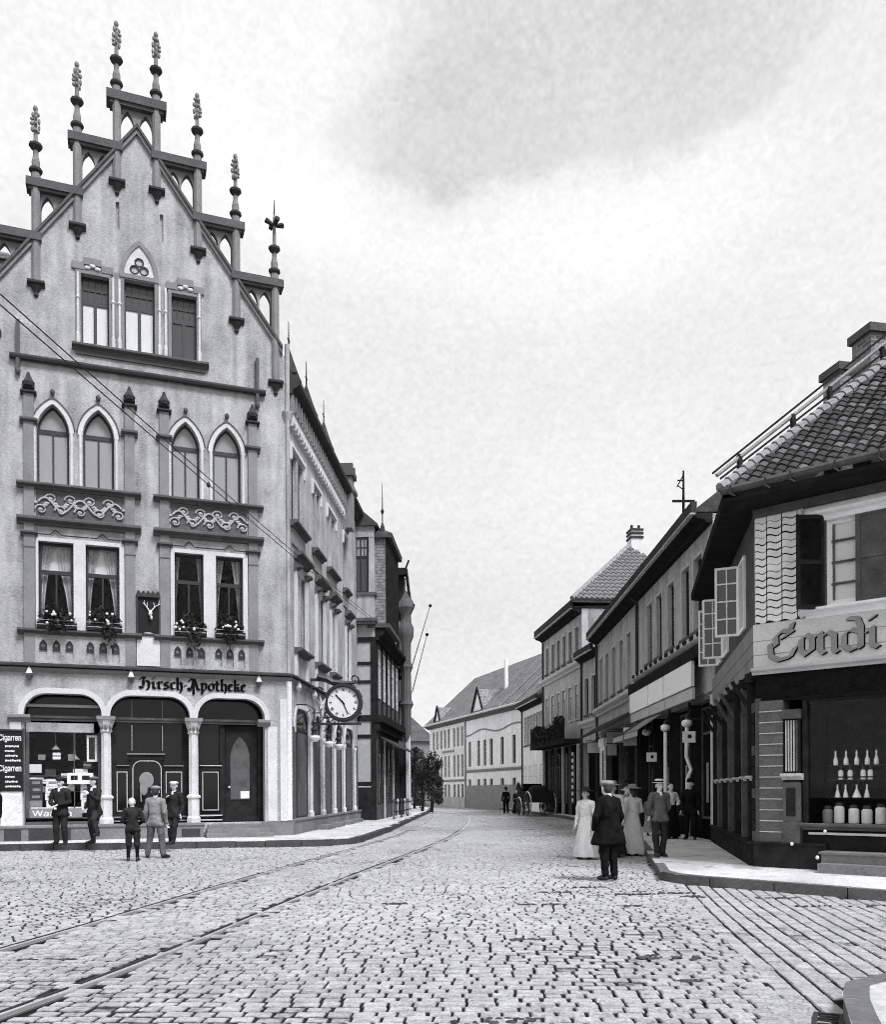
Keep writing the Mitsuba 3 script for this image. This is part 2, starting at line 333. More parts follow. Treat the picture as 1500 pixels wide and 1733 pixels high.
def stone_block(cx, cy, u, v, lu, lv, h):
    """A paving sett: four chamfered sides and a slightly tilted top, lu by lv along the axes u, v."""
    n = len(cx); cut = np.abs(rng.normal(0, .0050, (8, n)))
    out = []
    for inset, z in ((0.0, -.05), (.001, -.014), (.010, 0.0)):
        for sx, sy in ((-1, -1), (1, -1), (1, 1), (-1, 1)):
            a = sx * (lu / 2 - inset - cut[(sx + 1) + (sy > 0)]) ; b = sy * (lv / 2 - inset - cut[4 + (sx + 1) + (sy > 0)] * .6)
            zz = np.full(n, z) if z < -.04 else z + h + rng.normal(0, .0014, n)
            out.append(np.stack([cx + a * u[0] + b * v[0], cy + a * u[1] + b * v[1], zz], 1))
    V = np.stack(out, 1)
    f = []
    for l in (0, 4):
        for k in range(4):
            a, b, c, d = l + k, l + (k + 1) % 4, l + 4 + (k + 1) % 4, l + 4 + k
            f += [[a, b, c], [a, c, d]]
    f += [[8, 9, 10], [8, 10, 11]]
    return V, np.array(f)
def sett_rows(region, theta, pitch, wmin, wmax, gap=.0105, gv=.022):
    u = np.array([math.cos(theta), math.sin(theta)]); v = np.array([-u[1], u[0]])
    x0, y0, x1, y1 = region.bounds
    cs = np.array([[x, y] for x in (x0, x1) for y in (y0, y1)])
    a0, a1 = (cs @ u).min(), (cs @ u).max(); b0, b1 = (cs @ v).min(), (cs @ v).max()
    A, B, W = [], [], []
    for k, b in enumerate(np.arange(b0, b1, pitch)):
        w = rng.uniform(wmin, wmax, int((a1 - a0) / wmin) + 2); e = a0 + rng.uniform(0, .2) + np.cumsum(w)
        ok = e < a1
        A.append((e - w / 2)[ok]); W.append(w[ok] - gap * rng.uniform(.6, 1.6, ok.sum()))
        m = (e - w / 2)[ok]
        B.append(np.full(ok.sum(), b) + .035 * np.sin(m * .55 + k * .03) + .05 * np.sin(m * .21 + 1.0))
    A, B, W = map(np.concatenate, (A, B, W))
    X, Y = A * u[0] + B * v[0], A * u[1] + B * v[1]
    import shapely
    shapely.prepare(region)
    keep = shapely.contains_xy(region, X, Y) & (np.abs(X) < .5 * Y + 1.6) & (Y > 4.6)
    X, Y, W = X[keep], Y[keep], W[keep]
    h = (.012 * (meshkit.noise(np.stack([X * .8, Y * .8, 0 * X], 1)) - .5) + rng.normal(0, .0035, len(X)) - .006)
    return stone_block(X, Y, u, v, W, pitch - gv * rng.uniform(.7, 1.4, len(X)), h), X, Y
near = sbox(-30, 4.4, 12, 36)
rails_gap = unary_union([LineString(RAIL_R).buffer(.10), LineString(RAIL_L).buffer(.10)])
base = road_poly.intersection(near).difference(rails_gap)
side_zone = Polygon([(2.1, 4.4), (2.38, 6.05), (3.1, 10.6), (3.85, 15.6), (3.7, 16.4), (12, 16), (12, 4.4)])
left_zone = Polygon([tuple(p) for p in RAIL_L] + [(-30, 66), (-30, 2)]).buffer(0)
z_side = base.intersection(side_zone)
z_left = base.difference(side_zone).intersection(left_zone)
z_main = base.difference(side_zone.buffer(-.15)).difference(left_zone)
sets = [sett_rows(z_main, -.055, .148, .15, .235), sett_rows(z_left, .42, .148, .15, .235), sett_rows(z_side, math.atan2(1, .154), .185, .19, .36, .011, .0155)]
V = np.concatenate([s[0][0] for s in sets]); Ys = np.concatenate([s[2] for s in sets]); Xs = np.concatenate([s[1] for s in sets])
SF = sets[0][0][1]
inview = (np.abs(Xs) < .5 * Ys) & (Ys > 6.0)
order = np.argsort(np.where(inview, Ys, 1e9)); first = order[:300]; rest = order[300:]
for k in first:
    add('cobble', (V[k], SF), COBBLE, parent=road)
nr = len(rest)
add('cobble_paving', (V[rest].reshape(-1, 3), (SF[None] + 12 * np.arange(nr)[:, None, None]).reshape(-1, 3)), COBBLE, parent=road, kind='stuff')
# dirt lying in the joints
dm = []
for x, y, l, w in ((3.62, 13.7, .5, .10), (2.35, 14.6, .55, .08), (1.75, 13.9, .42, .07), (2.95, 13.6, .5, .07), (3.7, 13.2, .3, .16), (2.2, 8.45, .65, .16), (.9, 9.5, .3, .08), (.35, 6.15, .5, .14), (1.35, 12.4, .6, .06),
                  (-.7, 12.6, .28, .05), (2.55, 12.2, .28, .09), (-3.8, 8.5, .45, .05), (2.05, 7.4, .12, .08), (5.6, 12.1, 1.3, .13), (4.9, 13.0, .5, .08)):
    for _ in range(26):
        a, b = rng.uniform(-l, l) * .6, rng.normal(0, w / 3); r = rng.uniform(.010, .026)
        dm.append(ball((x + a, y + b, -.002), (r * 1.5, r, rng.uniform(.010, .018)), True))
add('street_dirt', dm, DIRT, parent=road, kind='stuff')
# tram rails
for line, lab in ((RAIL_R, 'grooved steel tram rail nearest the camera, running from lower left into the street'), (RAIL_L, 'grooved steel tram rail beside the left pavement, farther of the pair')):
    t = thing('tram_rail', lab, 'rail', 'pair of tram rails')
    add('rail_head', sweep(line, .0, .036, -.05, .008), STEEL, parent=t)
    add('groove', sweep(line, -.068, -.001, -.05, -.030), IRON, parent=t)
    add('rail_foot', sweep(line, .037, .075, -.05, -.024), IRON, parent=t)
    add('groove_lip', sweep(line, -.085, -.069, -.05, .0), DARKTRIM, parent=t)
# pavements and their kerb stones
def kerb(parent, line, z, bsdf, seed, w=.15, lmin=.8, lmax=1.15, ymax=80):
    r = np.random.default_rng(seed); ls = LineString(line); d = 0.0
    while d < ls.length - .3:
        l = r.uniform(lmin, lmax); e = min(d + l, ls.length)
        ts = np.linspace(d + .010, e - .010, 4)
        pts = np.array([ls.interpolate(t).coords[0] for t in ts])
        if pts[0, 1] < ymax and abs(pts[0, 0]) < .5 * max(pts[0, 1], 0) + 4:
            add('kerb_stone', sweep(pts, -.0, w, -.05, z + r.normal(0, .004)) if parent_right[parent] else sweep(pts, -w, 0, -.05, z + r.normal(0, .004)), bsdf, parent=parent)
        d = e
parent_right = {}
def smooth_line(l): return np.array(LineString(l).segmentize(.5).coords)
for poly, line, z, right, seed in ((left_poly, KL, .18, False, 1), (right_poly, KR, .15, True, 2), (corner_poly, KC, .15, True, 3)):
    k = add('pavement', flat(poly, z - .004), 'paving', kind='structure'); parent_right[k] = right
    kerb(k, line, z, KERB if right else KERBD, seed, lmax=1.3 if right else 1.1, w=.17)
    if seed == 1: tag(k, 'pale pavement in front of the pharmacy on the left')
    if seed == 2: tag(k, 'pale pavement wrapping the right-hand corner shop')
    if seed == 3: tag(k, 'pavement corner at the lower right edge')
kerb_shade = thing('kerb_shadow_grate', 'added dark grate standing in for kerb shadow beside the lower right pavement corner', 'stand_in')  # added grate: its dark bars stand in for shadow on the kerb face
gz = at(2.62, 6.05, 65)
add('frame', [bx(-.26, .26, -.10, -.07, -.03, .012), bx(-.26, .26, .07, .10, -.03, .012), bx(-.26, -.23, -.07, .07, -.03, .012), bx(.23, .26, -.07, .07, -.03, .012)], IRON, gz, kerb_shade)
for i in range(6): add('bar', bx(-.2 + i * .075, -.18 + i * .075, -.068, .068, -.03, .008), IRON, gz, kerb_shade)

# ------------------------------------------------------------------ the corner pharmacy: front gable and long side
FRT = Fr((-5.03, 29), (-2.69, -1))
SDE = Fr((-5.03, 29), (.062, 1), flip=True)
ph = thing('pharmacy_building', 'tall plastered corner house with stepped gable, pinnacles and lettered shop front on the left', 'building')
PK = 4.62
def rake(s): return 21.95 - 1.36 * abs(s - PK)
A1, A2, A3 = rounded(5.72, 7.88, .62, 4.57, .62), rounded(3.13, 5.48, .62, 4.58, .62), rounded(.79, 2.89, .62, 4.58, .62)
low = sbox(2.7, .62, 5.9, 3.86)
W1 = [sbox(6.49, 6.5, 7.46, 9.1), sbox(5.19, 6.5, 6.15, 9.1), sbox(2.69, 6.5, 3.57, 9.1), sbox(1.46, 6.5, 2.31, 9.1)]
W2 = [pointed(a, b, 10.82, 12.35, 13.2) for a, b in ((6.6, 7.49), (5.33, 6.21), (2.79, 3.64), (1.51, 2.38))]
W3 = [sbox(5.45, 15.17, 6.24, 17.3), sbox(4.12, 15.2, 5.01, 17.36), sbox(2.86, 15.2, 3.62, 17.2)]
slots = [sbox(5.14, 18.85, 5.24, 19.7), sbox(3.85, 18.75, 3.95, 19.6)]
front = Polygon([(0, .1), (12, .1), (12, 15.2), (9.2, 15.2), (9.1, rake(9.1)), (PK, 21.95), (.12, rake(.12)), (0, 15.6)])
front = front.difference(unary_union([A1, A2, A3, low] + W1 + W2 + W3))
add('wall', [ext(front.difference(unary_union(slots)), -.10, 0), ext(front, -.4, -.10)], PLASTER, FRT, ph)
# columns of the arcade
for s in (5.6, 3.01):
    k = add('column', lathe([(.22, .62), (.22, .78), (.18, .84), (.18, 1.4), (.23, 1.42), (.23, 1.47), (.155, 1.52), (.15, 3.42), (.20, 3.47), (.17, 3.52), (.27, 3.80), (.27, 3.9)], (s, -.2, 0), 8, math.pi / 8), LIGHT, FRT, ph)
    add('capital', [bx(s - .27, s + .27, -.46, .08, 3.82, 3.93), *[ball((s + dx, .0, 3.62), (.05, .06, .09), True) for dx in (-.14, 0, .14)]], MID, FRT, k)
for A in (A1, A2, A3):
    add('arch_surround', ext(A.buffer(.16, join_style=2).difference(A).difference(sbox(0, 0, 12, 3.9)), -.02, .035), LIGHT, FRT, ph)
addeach('corner_pier', [bx(.06, .30, -.02, .05, .64, 4.6), bx(.40, .70, -.02, .04, .64, 3.7)], LIGHT, FRT, ph)
add('corner_pier', [bx(7.95, 8.25, -.02, .04, .64, 3.7)], LIGHT, FRT, ph)
addeach('impost', [cornice(3.7, 3.92, .16, .62, 1.02), cornice(3.7, 3.92, .16, 7.7, 8.3)], MID, FRT, ph)
add('corner_shaft', lathe([(.10, .66), (.10, 5.2)], (0, 0, 0), 12), 'plaster_white', FRT, ph, smooth=40)
add('corner_shaft', lathe([(.07, 5.42), (.07, 13.7), (.18, 13.9), (.18, 14.0), (.08, 14.05), (.08, 16.2)], (0, 0, 0), 12), PLASTER, FRT, ph, smooth=40)
# plinth, steps
add('plinth', [bx(2.75, 12, -.02, .16, .1, .56), mould([(0, .56), (.20, .56), (.20, .62), (0, .64)], 2.7, 12), bx(-.1, .9, -.02, .14, .1, .62)], PLINTH, FRT, ph)
for s0, s1 in ((6.6, 7.75), (7.95, 8.4), (8.55, 9.6)): add('cellar_panel', bx(s0, s1, .155, .175, .2, .52), DARKTRIM, FRT, ph)
for k, (q, z) in enumerate(((.75, .31), (.45, .44), (.2, .57))):
    add('doorstep', bx(.75 - .06 * (2 - k), 2.6 + .05 * (2 - k), -.3, q, z - .14, z), PLINTH, FRT, ph)
add('cellar_panel', bx(2.85, 3.4, .155, .175, .2, .45), DARKTRIM, FRT, ph)
# bands and cornices
add('cornice', cornice(5.19, 5.32, .13, -.0, 12, m0=.45), MID, FRT, ph); add('cornice', mould([(-.02, 5.33), (.22, 5.35), (.22, 5.40), (.06, 5.46), (-.02, 5.46)], 0, 12, m0=.45), DARKTRIM, FRT, ph)
for s in (7.71, 4.87, .99, 9.6):
    k = add('boss', [lathe([(.02, 4.93), (.13, 5.09), (.13, 5.13)], (s, .12, 0), 4, math.pi / 4)], STONE, FRT, ph)
    add('boss_top', lathe([(.125, 5.13), (.02, 5.34)], (s, .13, 0), 4, math.pi / 4), LIGHT, FRT, k)
PAIRS = ((4.6, 7.98), (.86, 4.14))
for j, (a, b) in enumerate(PAIRS):
    w = W1[2 * j:2 * j + 2]; c = (w[0].centroid.x, w[1].centroid.x)
    niche = [pointed(x + d - .11, x + d + .11, 5.56, 5.95, 6.16) for x in c for d in (-.36, 0, .36)]
    add('parapet_panel', [ext(sbox(a + .15, 5.46, b - .15, 6.3).difference(unary_union(niche)), -.02, .075)], PLASTER, FRT, ph)
    for n in niche:
        x0, z0, x1, z1 = n.bounds
        add('niche_tracery', ext(n.intersection(sbox(x0, 5.86, x1, z1)).difference(Point((x0 + x1) / 2, 6.0).buffer(.055)), -.0, .05), DARKTRIM, FRT, ph)
    add('window_sill', cornice(6.30, 6.47, .22, a - .05, b + .05), STONE, FRT, ph)
    for s in (a + .28, b - .28):
        k = add('pilaster', bx(s - .15, s + .15, -.02, .09, 5.46, 9.25), MID, FRT, ph)
        addeach('capital', [cornice(9.2, 9.36, .18, s - .23, s + .23), bx(s - .165, s + .165, 0, .1, 8.86, 8.9)], STONE, FRT, k)
        k = add('pilaster', bx(s - .14, s + .14, -.02, .09, 9.36, 13.42), MID, FRT, ph)
        add('ring', cornice(12.52, 12.70, .18, s - .24, s + .24), STONE, FRT, k)
        add('finial', [cornice(13.38, 13.5, .17, s - .22, s + .22), cornice(13.54, 13.64, .13, s - .16, s + .16), lathe([(.15, 13.64), (.18, 13.74), (.08, 13.9), (.03, 14.05)], (s, .06, 0), 8)], DARKTRIM, FRT, k)
    u = unary_union(w)
    add('window_surround', ext(sbox(a + .45, 6.48, b - .45, 9.22).difference(u), -.02, .05), LIGHT, FRT, ph)
    pts = []
    for x in np.linspace(a + .45, b - .45, 60):
        pk = sum(max(0, .16 - abs(x - cc)) * 1.0 for cc in c); pts.append((x, .06, 9.30 + pk))
    add('drip_mould', tube(pts, .018, 4), DARKTRIM, FRT, ph)
    add('cornice', cornice(9.56, 9.78, .24, a - .05, b + .05), STONE, FRT, ph)
    add('window_sill', cornice(10.63, 10.80, .22, a - .05, b + .05), STONE, FRT, ph)
    # carved frieze: scrolls on a darker ground
    p0, p1 = a + .47, b - .47
    add('frieze_ground', bx(p0, p1, -.02, .02, 9.82, 10.6), STONE, FRT, ph)
    rel, L = [], p1 - p0
    st = [(p0 + L * t, .045, 10.2 + .2 * math.sin(t * 4 * math.pi * 1.25)) for t in np.linspace(0.02, .98, 50)]
    rel.append(tube(st, .035, 5))
    for i in range(9):
        t = (i + .5) / 9; cx = p0 + L * t; up = 1 if i % 2 else -1; cz = 10.2 + .17 * up
        sp = [(cx + r_ * math.cos(th), .05, cz + r_ * math.sin(th) * .9) for th, r_ in ((x, .17 * (1 - x / 9.5)) for x in np.linspace(0, 7.6, 22))]
        rel.append(tube(sp, .028, 5)); rel.append(ball((cx, .05, cz), (.05, .03, .05), True))
        for d in (-1, 1): rel.append(ball((cx + .16 * d, .045, cz - .2 * up), (.08, .03, .045), True))
    add('frieze_carving', rel, PALE, FRT, ph)
    for P in W2[2 * j:2 * j + 2]:
        x0, z0, x1, z1 = P.bounds
        add('hood_mould', [ext(P.buffer(.15).difference(P.buffer(.02)).intersection(sbox(0, 12.4, 12, 14)), -.02, .05)], LIGHT, FRT, ph)
        add('hood_edge', [ext(P.buffer(.19).difference(P.buffer(.15)).intersection(sbox(0, 12.5, 12, 14)), -.02, .07), ball(((x0 + x1) / 2, .08, 13.56), (.07, .08, .10), True)], STONE, FRT, ph)
        for x in (x0 - .07, x1 + .07): add('jamb_shaft', lathe([(.05, 10.82), (.05, 12.4)], (x, .02, 0), 6), LIGHT, FRT, ph)
for P in W1:
    x0, z0, x1, z1 = P.bounds; m = (x0 + x1) / 2
    k = window(ph, FRT, P, -.16, vert=[(m, 8.2)], hor=[(8.22, .12)], pane='glass', depth=.08)
    full = {6.49: .95, 5.19: .8, 2.69: .35, 1.46: .6}[x0]
    for sg in (-1, 1):   # gathered lace, drawn to the jamb
        xs = np.linspace(x0, x1, 14); v, f = [], []
        for i, z in enumerate(np.linspace(6.6, 9.05, 9)):
            r_ = .5 * (.30 * full + .95 * full * ((z - 6.6 - .25 * sg * full) / 2.5 if z > 7 else .05) ** (1.2 + full))
            for q in np.linspace(0, 1, 14):
                x = (x0 + q * min(r_, .5) * (x1 - x0)) if sg < 0 else (x1 - q * min(r_, .5) * (x1 - x0))
                v.append((x, -.34 + .03 * math.sin(q * 34), z))
        g = np.arange(9 * 14).reshape(9, 14)
        f = np.vstack([np.stack([g[:-1, :-1], g[:-1, 1:], g[1:, 1:]], -1).reshape(-1, 3), np.stack([g[:-1, :-1], g[1:, 1:], g[1:, :-1]], -1).reshape(-1, 3)])
        add('curtain', (np.array(v), f), LACE, FRT, k)
    if x0 > 5: add('roller_blind', bx(x0, x1, -.37, -.36, 8.28, 9.1), PAPER, FRT, k)
for P in W2:
    x0, z0, x1, z1 = P.bounds
    window(ph, FRT, P, -.17, vert=[((x0 + x1) / 2, 12.4)], hor=[(12.43, .13)], pane=PANEG, fw=.06)
for i, P in enumerate(W3):
    x0, z0, x1, z1 = P.bounds; w = x1 - x0; zt = z1 - .78
    window(ph, FRT, P, -.16, vert=[((x0 + x1) / 2, zt)], hor=[(zt, .13), (z1 - .4, .025)], bars=[(x0 + w * f - .012, zt, x0 + w * f + .012, z1) for f in (.25, .5, .75)], bw=.09,
           pane=PANEW if i < 2 else PANEM, pane_hi=PANEM, split=zt, fw=.05)
# dark rooms behind the clear panes, floors and the body of the house
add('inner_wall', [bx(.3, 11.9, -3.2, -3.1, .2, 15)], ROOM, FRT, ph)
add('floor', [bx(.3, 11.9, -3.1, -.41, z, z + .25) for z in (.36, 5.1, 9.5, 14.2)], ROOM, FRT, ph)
# gable: window group
u3 = unary_union(W3)
add('window_sill', [cornice(14.96, 15.14, .20, 2.5, 6.5), bx(2.6, 6.4, -.02, .06, 14.84, 14.96)], STONE, FRT, ph)
add('window_surround', ext(unary_union([sbox(5.40, 15.15, 6.40, 17.42), sbox(4.02, 15.15, 5.28, 17.5), sbox(2.72, 15.15, 3.72, 17.3)]).difference(u3), -.02, .04), MID, FRT, ph)
for x in (6.33, 5.15, 5.33, 3.98, 3.80, 2.78):
    add('jamb_shaft', lathe([(.06, 15.15), (.06, 15.45), (.04, 15.5), (.04, 16.5), (.07, 16.55), (.04, 16.6), (.04, 17.3)], (x, .05, 0), 6), LIGHT, FRT, ph)
tym = pointed(4.0, 5.14, 17.40, 17.5, 18.62)
add('tympanum_arch', ext(tym.difference(tym.buffer(-.13)), -.02, .07), MID, FRT, ph)
tre = unary_union([Point(4.57 + .16 * math.cos(a), 17.78 + .16 * math.sin(a)).buffer(.14) for a in (math.pi / 2, math.pi * 7 / 6, -math.pi / 6)])
add('tympanum', [ext(tym.buffer(-.12).difference(tre), -.02, .03)], LIGHT, FRT, ph)
add('trefoil', [ext(tre.difference(tre.buffer(-.035)), .02, .045)], DARKTRIM, FRT, ph)
for x0, x1, z in ((5.32, 6.5, 17.46), (2.62, 3.78, 17.36)):
    m = (x0 + x1) / 2
    add('label_mould', [bx(x0, m - .25, -.02, .06, z - .05, z + .16), bx(m + .25, x1, -.02, .06, z - .05, z + .16), bx(m - .25, m + .25, -.02, .06, z + .12, z + .33)], MID, FRT, ph)
    add('label_carving', [ball((m + d, .05, z + .02 + .07 * (d == 0)), (.09, .04, .06), True) for d in (-.15, 0, .15)], LIGHT, FRT, ph)
add('string_course', tube([(8.2, .08, 14.48), (4.4, .08, 14.48), (.72, .08, 14.48)], .095, 8), DARKTRIM, FRT, ph, smooth=40)
for s in (7.98, .98):
    add('tie_bar', [bx(s - .05, s + .05, .0, .14, 14.1, 15.55), ball((s, .08, 14.05), (.08, .08, .12), True)], STONE, FRT, ph)
# stepped gable: copings, tracery, shafts and pinnacles
cols = [8.66, 7.48, 6.33, 5.2, 4.04, 2.8, 1.62, .38]; zs = [18.22, 19.82, 21.46, 23.03, 23.03, 21.46, 19.82, 18.22]
corb = [15.1, 16.75, 18.7, 20.3, 20.3, 18.7, 16.7, 14.9]
for i, (s, z, zc) in enumerate(zip(cols, zs, corb)):
    left = i < 4; inner = cols[i + 1] if left else cols[i - 1]; sg = -1 if left else 1
    k = add('shaft', [lathe([(.13, zc), (.13, z - .2)], (s, -.0, 0), 8, math.pi / 8)], MID, FRT, ph)
    add('corbel', [cornice(zc - .12, zc + .06, .14, s - .24, s + .24), lathe([(.02, zc - .42), (.07, zc - .36), (.05, zc - .3), (.17, zc - .1)], (s, .02, 0), 8)], DARKTRIM, FRT, k)
    p = add('pinnacle', lathe([(.14, z), (.13, z + .30), (.11, z + .36), (.115, z + .62), (.075, z + .80), (.075, z + 1.15), (.06, z + 1.3), (.05, z + 2.0), (.02, z + 2.25)], (s, -.1, 0), 8), MID, FRT, ph)
    for h in (.32, 1.06): add('ring', lathe([(.08, z + h - .12), (.19, z + h), (.19, z + h + .07), (.08, z + h + .13)], (s, -.1, 0), 8), DARKTRIM, FRT, p)
    if i < 7:
        cr = [ball((s + r_ * math.cos(a), -.1 + r_ * math.sin(a), z + h + .04 * math.sin(7 * a + i)), (.048 + .014 * math.sin(5 * a + i), .046, .075 + .025 * math.cos(9 * a + i)), True) for h, r_ in ((1.55, .08), (1.70, .10), (1.86, .10), (2.02, .075)) for a in np.arange(4) * math.pi / 2 + h] + [ball((s, -.1, z + 2.2), (.07, .07, .1), True)]
    else:
        cr = [tube([(s, -.1, z + 1.5), (s, -.1, z + 2.7)], [.05, .01], 6)] + [tube([(s, -.1, z + 1.85), (s + .3 * math.cos(a), -.1 + .3 * math.sin(a), z + 1.95)], [.05, .09], 5) for a in np.arange(4) * math.pi / 2 + .2]
    add('crocket', cr, MID if i < 7 else DARKTRIM, FRT, p)
    if i == 3:
        add('coping', [bx(3.74, 5.50, -.34, .16, 22.76, 23.03), bx(3.84, 5.40, -.3, .10, 22.66, 22.76)], STONE, FRT, ph)
        tri = Polygon([(4.04, rake(4.04)), (4.04, 22.66), (5.2, 22.66), (5.2, rake(5.2)), (PK, 21.9)])
        lan = [pointed(4.16, 4.54, 21.2, 22.15, 22.6), pointed(4.70, 5.08, 21.2, 22.15, 22.6)]
        keep = unary_union(lan).difference(Polygon([(3, rake(3) + .2), (PK, 22.12), (6.2, rake(6.2) + .2), (6.2, 15), (3, 15)]))
        add('tracery', ext(tri.difference(keep), -.28, -.06), MID, FRT, ph)
    if i not in (3, 4):
        a, b = sorted((s - sg * .26, inner + sg * .16))
        add('coping', [bx(a, b, -.34, .16, z - .24, z), bx(a + .1, b - .06, -.3, .10, z - .32, z - .24)], STONE, FRT, ph)
        lo, hi = sorted((s, inner))
        xs = np.linspace(lo, hi, 6)
        tri = Polygon([(x, rake(x) - .05) for x in xs] + [(hi, z - .32), (lo, z - .32)]).buffer(0)
        L_ = [pointed(*sorted((s + sg * o, s + sg * (o + .36))), z - 2.6, z - .78, z - .38) for o in (.14, .56)]
        cut = unary_union(L_).difference(Polygon([(x, rake(x) + .22) for x in xs] + [(hi, 0), (lo, 0)]))
        add('tracery', ext(tri.difference(cut), -.28, -.06), MID, FRT, ph)
for sg in (-1, 1):
    s0, s1 = PK, PK + sg * 4.46
    band = Polygon([(s0, rake(s0) - .06), (s1, rake(s1) - .06), (s1, rake(s1) + .10), (s0, rake(s0) + .10)])
    band2 = Polygon([(s0, rake(s0) + .10), (s1, rake(s1) + .10), (s1, rake(s1) + .22), (s0, rake(s0) + .22)])
    add('rake_coping', [ext(band, -.36, .09)], MID, FRT, ph); add('rake_edge', [ext(band2, -.36, .15)], STONE, FRT, ph)
# roofs
add('roof', [mould([(-.4, 15.3), (-.4, 15.2), (-14, 15.2), (-14, 15.3)], 0, 9.2), cat([(np.array([[.2, -.42, 15.3], [9.0, -.42, 15.3], [PK, -.42, 21.5], [.2, -11, 15.3], [9.0, -11, 15.3], [PK, -11, 21.5]], float), np.array([[0, 2, 1], [3, 4, 5], [0, 3, 5], [0, 5, 2], [1, 2, 5], [1, 5, 4], [0, 1, 4], [0, 4, 3]]))])], TILED, FRT, ph)
add('chimney', [bx(8.4, 9.3, -2.6, -1.9, 15.3, 18.55), bx(8.3, 9.4, -2.7, -1.8, 18.3, 18.45)], 'brick', FRT, ph)

# ---- the long side along the street
g_arch = [rounded(a, b, .68, 4.45, .55) for a, b in ((.85, 3.1), (3.95, 5.35), (5.85, 7.75), (8.3, 10.0), (10.6, 12.9))]
s2 = [(.5, 1.3), (1.5, 2.3), (3.9, 4.5), (4.66, 5.2), (6.75, 7.45), (7.65, 8.4), (10.4, 11.3)]
s1 = [(1.0, 1.75), (1.9, 2.6), (4.4, 5.1), (5.25, 5.9), (7.3, 8.3), (10.9, 11.9)]
S2 = [sbox(a, 10.62, b, 12.95) for a, b in s2]; S1 = [sbox(a, 6.5, b, 9.05) for a, b in s1]
sd = sbox(0, .1, 14.2, 15.05).difference(unary_union(g_arch + S2 + S1))
add('side_wall', ext(sd, -.4, 0), PLASTER, SDE, ph)
for P in S2 + S1:
    x0, z0, x1, z1 = P.bounds
    window(ph, SDE, P, -.14, hor=[(z1 - .75, .1)], vert=[((x0 + x1) / 2, z1 - .8)], pane=PANEM)
for P in g_arch:
    x0, z0, x1, z1 = P.bounds
    window(ph, SDE, P, -.05, hor=[(3.75, .12)], bars=[(x0, .68, x0 + (x1 - x0) * .28, 3.7)], pane=STONE, pane_hi=PANED, split=3.7, fw=.07)
    add('arch_surround', ext(P.buffer(.15, join_style=2).difference(P).intersection(sbox(0, 3.6, 14, 6)), -.02, .04), LIGHT, SDE, ph)
    add('arcade_shaft', [lathe([(.10, .68), (.10, .85), (.06, .9), (.06, 3.4), (.10, 3.55), (.10, 3.65)], (x1 + .10, .05, 0), 8)], LIGHT, SDE, ph)
for a, b in ((3.32, 3.93), (5.55, 5.83), (7.95, 8.28), (10.2, 10.58), (13.1, 14.1), (.36, .83)): add('arcade_pier', bx(a, b, -.02, .03, .69, 3.75), STONE, SDE, ph)
add('plinth', [bx(.1, 14.2, -.02, .15, .1, .62), bx(.1, 14.2, -.02, .19, .62, .69)], PLINTH, SDE, ph)
for s in (4.6, 6.8, 9.2, 11.6): add('doorstep', bx(s - .7, s + .7, .1, .55, .1, .34), PLINTH, SDE, ph)
add('cornice', cornice(5.19, 5.32, .13, 0, 14.2, m0=.45), MID, SDE, ph); add('cornice', mould([(-.02, 5.33), (.22, 5.35), (.22, 5.40), (.06, 5.46), (-.02, 5.46)], 0, 14.2, m0=.45), DARKTRIM, SDE, ph)
for s in (.9, 3.5, 5.8, 8.1, 10.4): add('boss', lathe([(.02, 4.93), (.13, 5.1), (.02, 5.34)], (s, .13, 0), 4, math.pi / 4), LIGHT, SDE, ph)
for a, b in ((.3, 2.5), (3.7, 5.4), (6.5, 8.6), (10.2, 11.5)):
    add('window_sill', cornice(10.4, 10.6, .26, a, b), STONE, SDE, ph)
    add('apron_panel', bx(a + .15, b - .15, -.02, .06, 9.85, 10.38), MID, SDE, ph)
    add('label_mould', [bx(a, b, -.02, .08, 13.05, 13.16), bx(a, a + .1, -.02, .08, 12.6, 13.05), bx(b - .1, b, -.02, .08, 12.6, 13.05)], LIGHT, SDE, ph)
for a, b in ((.8, 2.8), (4.2, 6.1), (7.1, 8.6), (10.7, 12.1)):
    add('cornice', cornice(9.45, 9.7, .30, a, b), STONE, SDE, ph)
    addeach('capital', [cornice(9.05, 9.25, .24, a, a + .35), cornice(9.05, 9.25, .24, b - .35, b)], STONE, SDE, ph)
    add('window_sill', cornice(6.25, 6.45, .28, a, b), STONE, SDE, ph)
    addeach('pilaster', [bx(a + .05, a + .28, -.02, .08, 5.5, 9.05), bx(b - .28, b - .05, -.02, .08, 5.5, 9.05)], LIGHT, SDE, ph)
cz = [ext(sbox(x - .19, 13.62, x + .19, 14.02).difference(Point(x, 13.62).buffer(.145)), -.02, .16) for x in np.arange(.35, 10.3, .40)]
add('corbel_table', cz, LIGHT, SDE, ph)
add('eaves_frieze', [bx(.1, 10.4, -.02, .18, 14.02, 14.62)] + [bx(x - .05, x + .05, .16, .24, 14.1, 14.6) for x in np.arange(.35, 10.3, .40)], MID, SDE, ph)
add('eaves_gutter', [cornice(14.62, 15.08, .42, .0, 14.2)], DARKTRIM, SDE, ph)
add('side_roof', mould([(.30, 15.06), (.30, 15.12), (-4.2, 19.4), (-9, 15.1), (-9, 15.06)], .0, 14.2), TILED, SDE, ph)
add('body_wall', [bx(2.5, 14.2, -9, -3.5, .1, 15.05)], 'plaster_grey', SDE, ph)
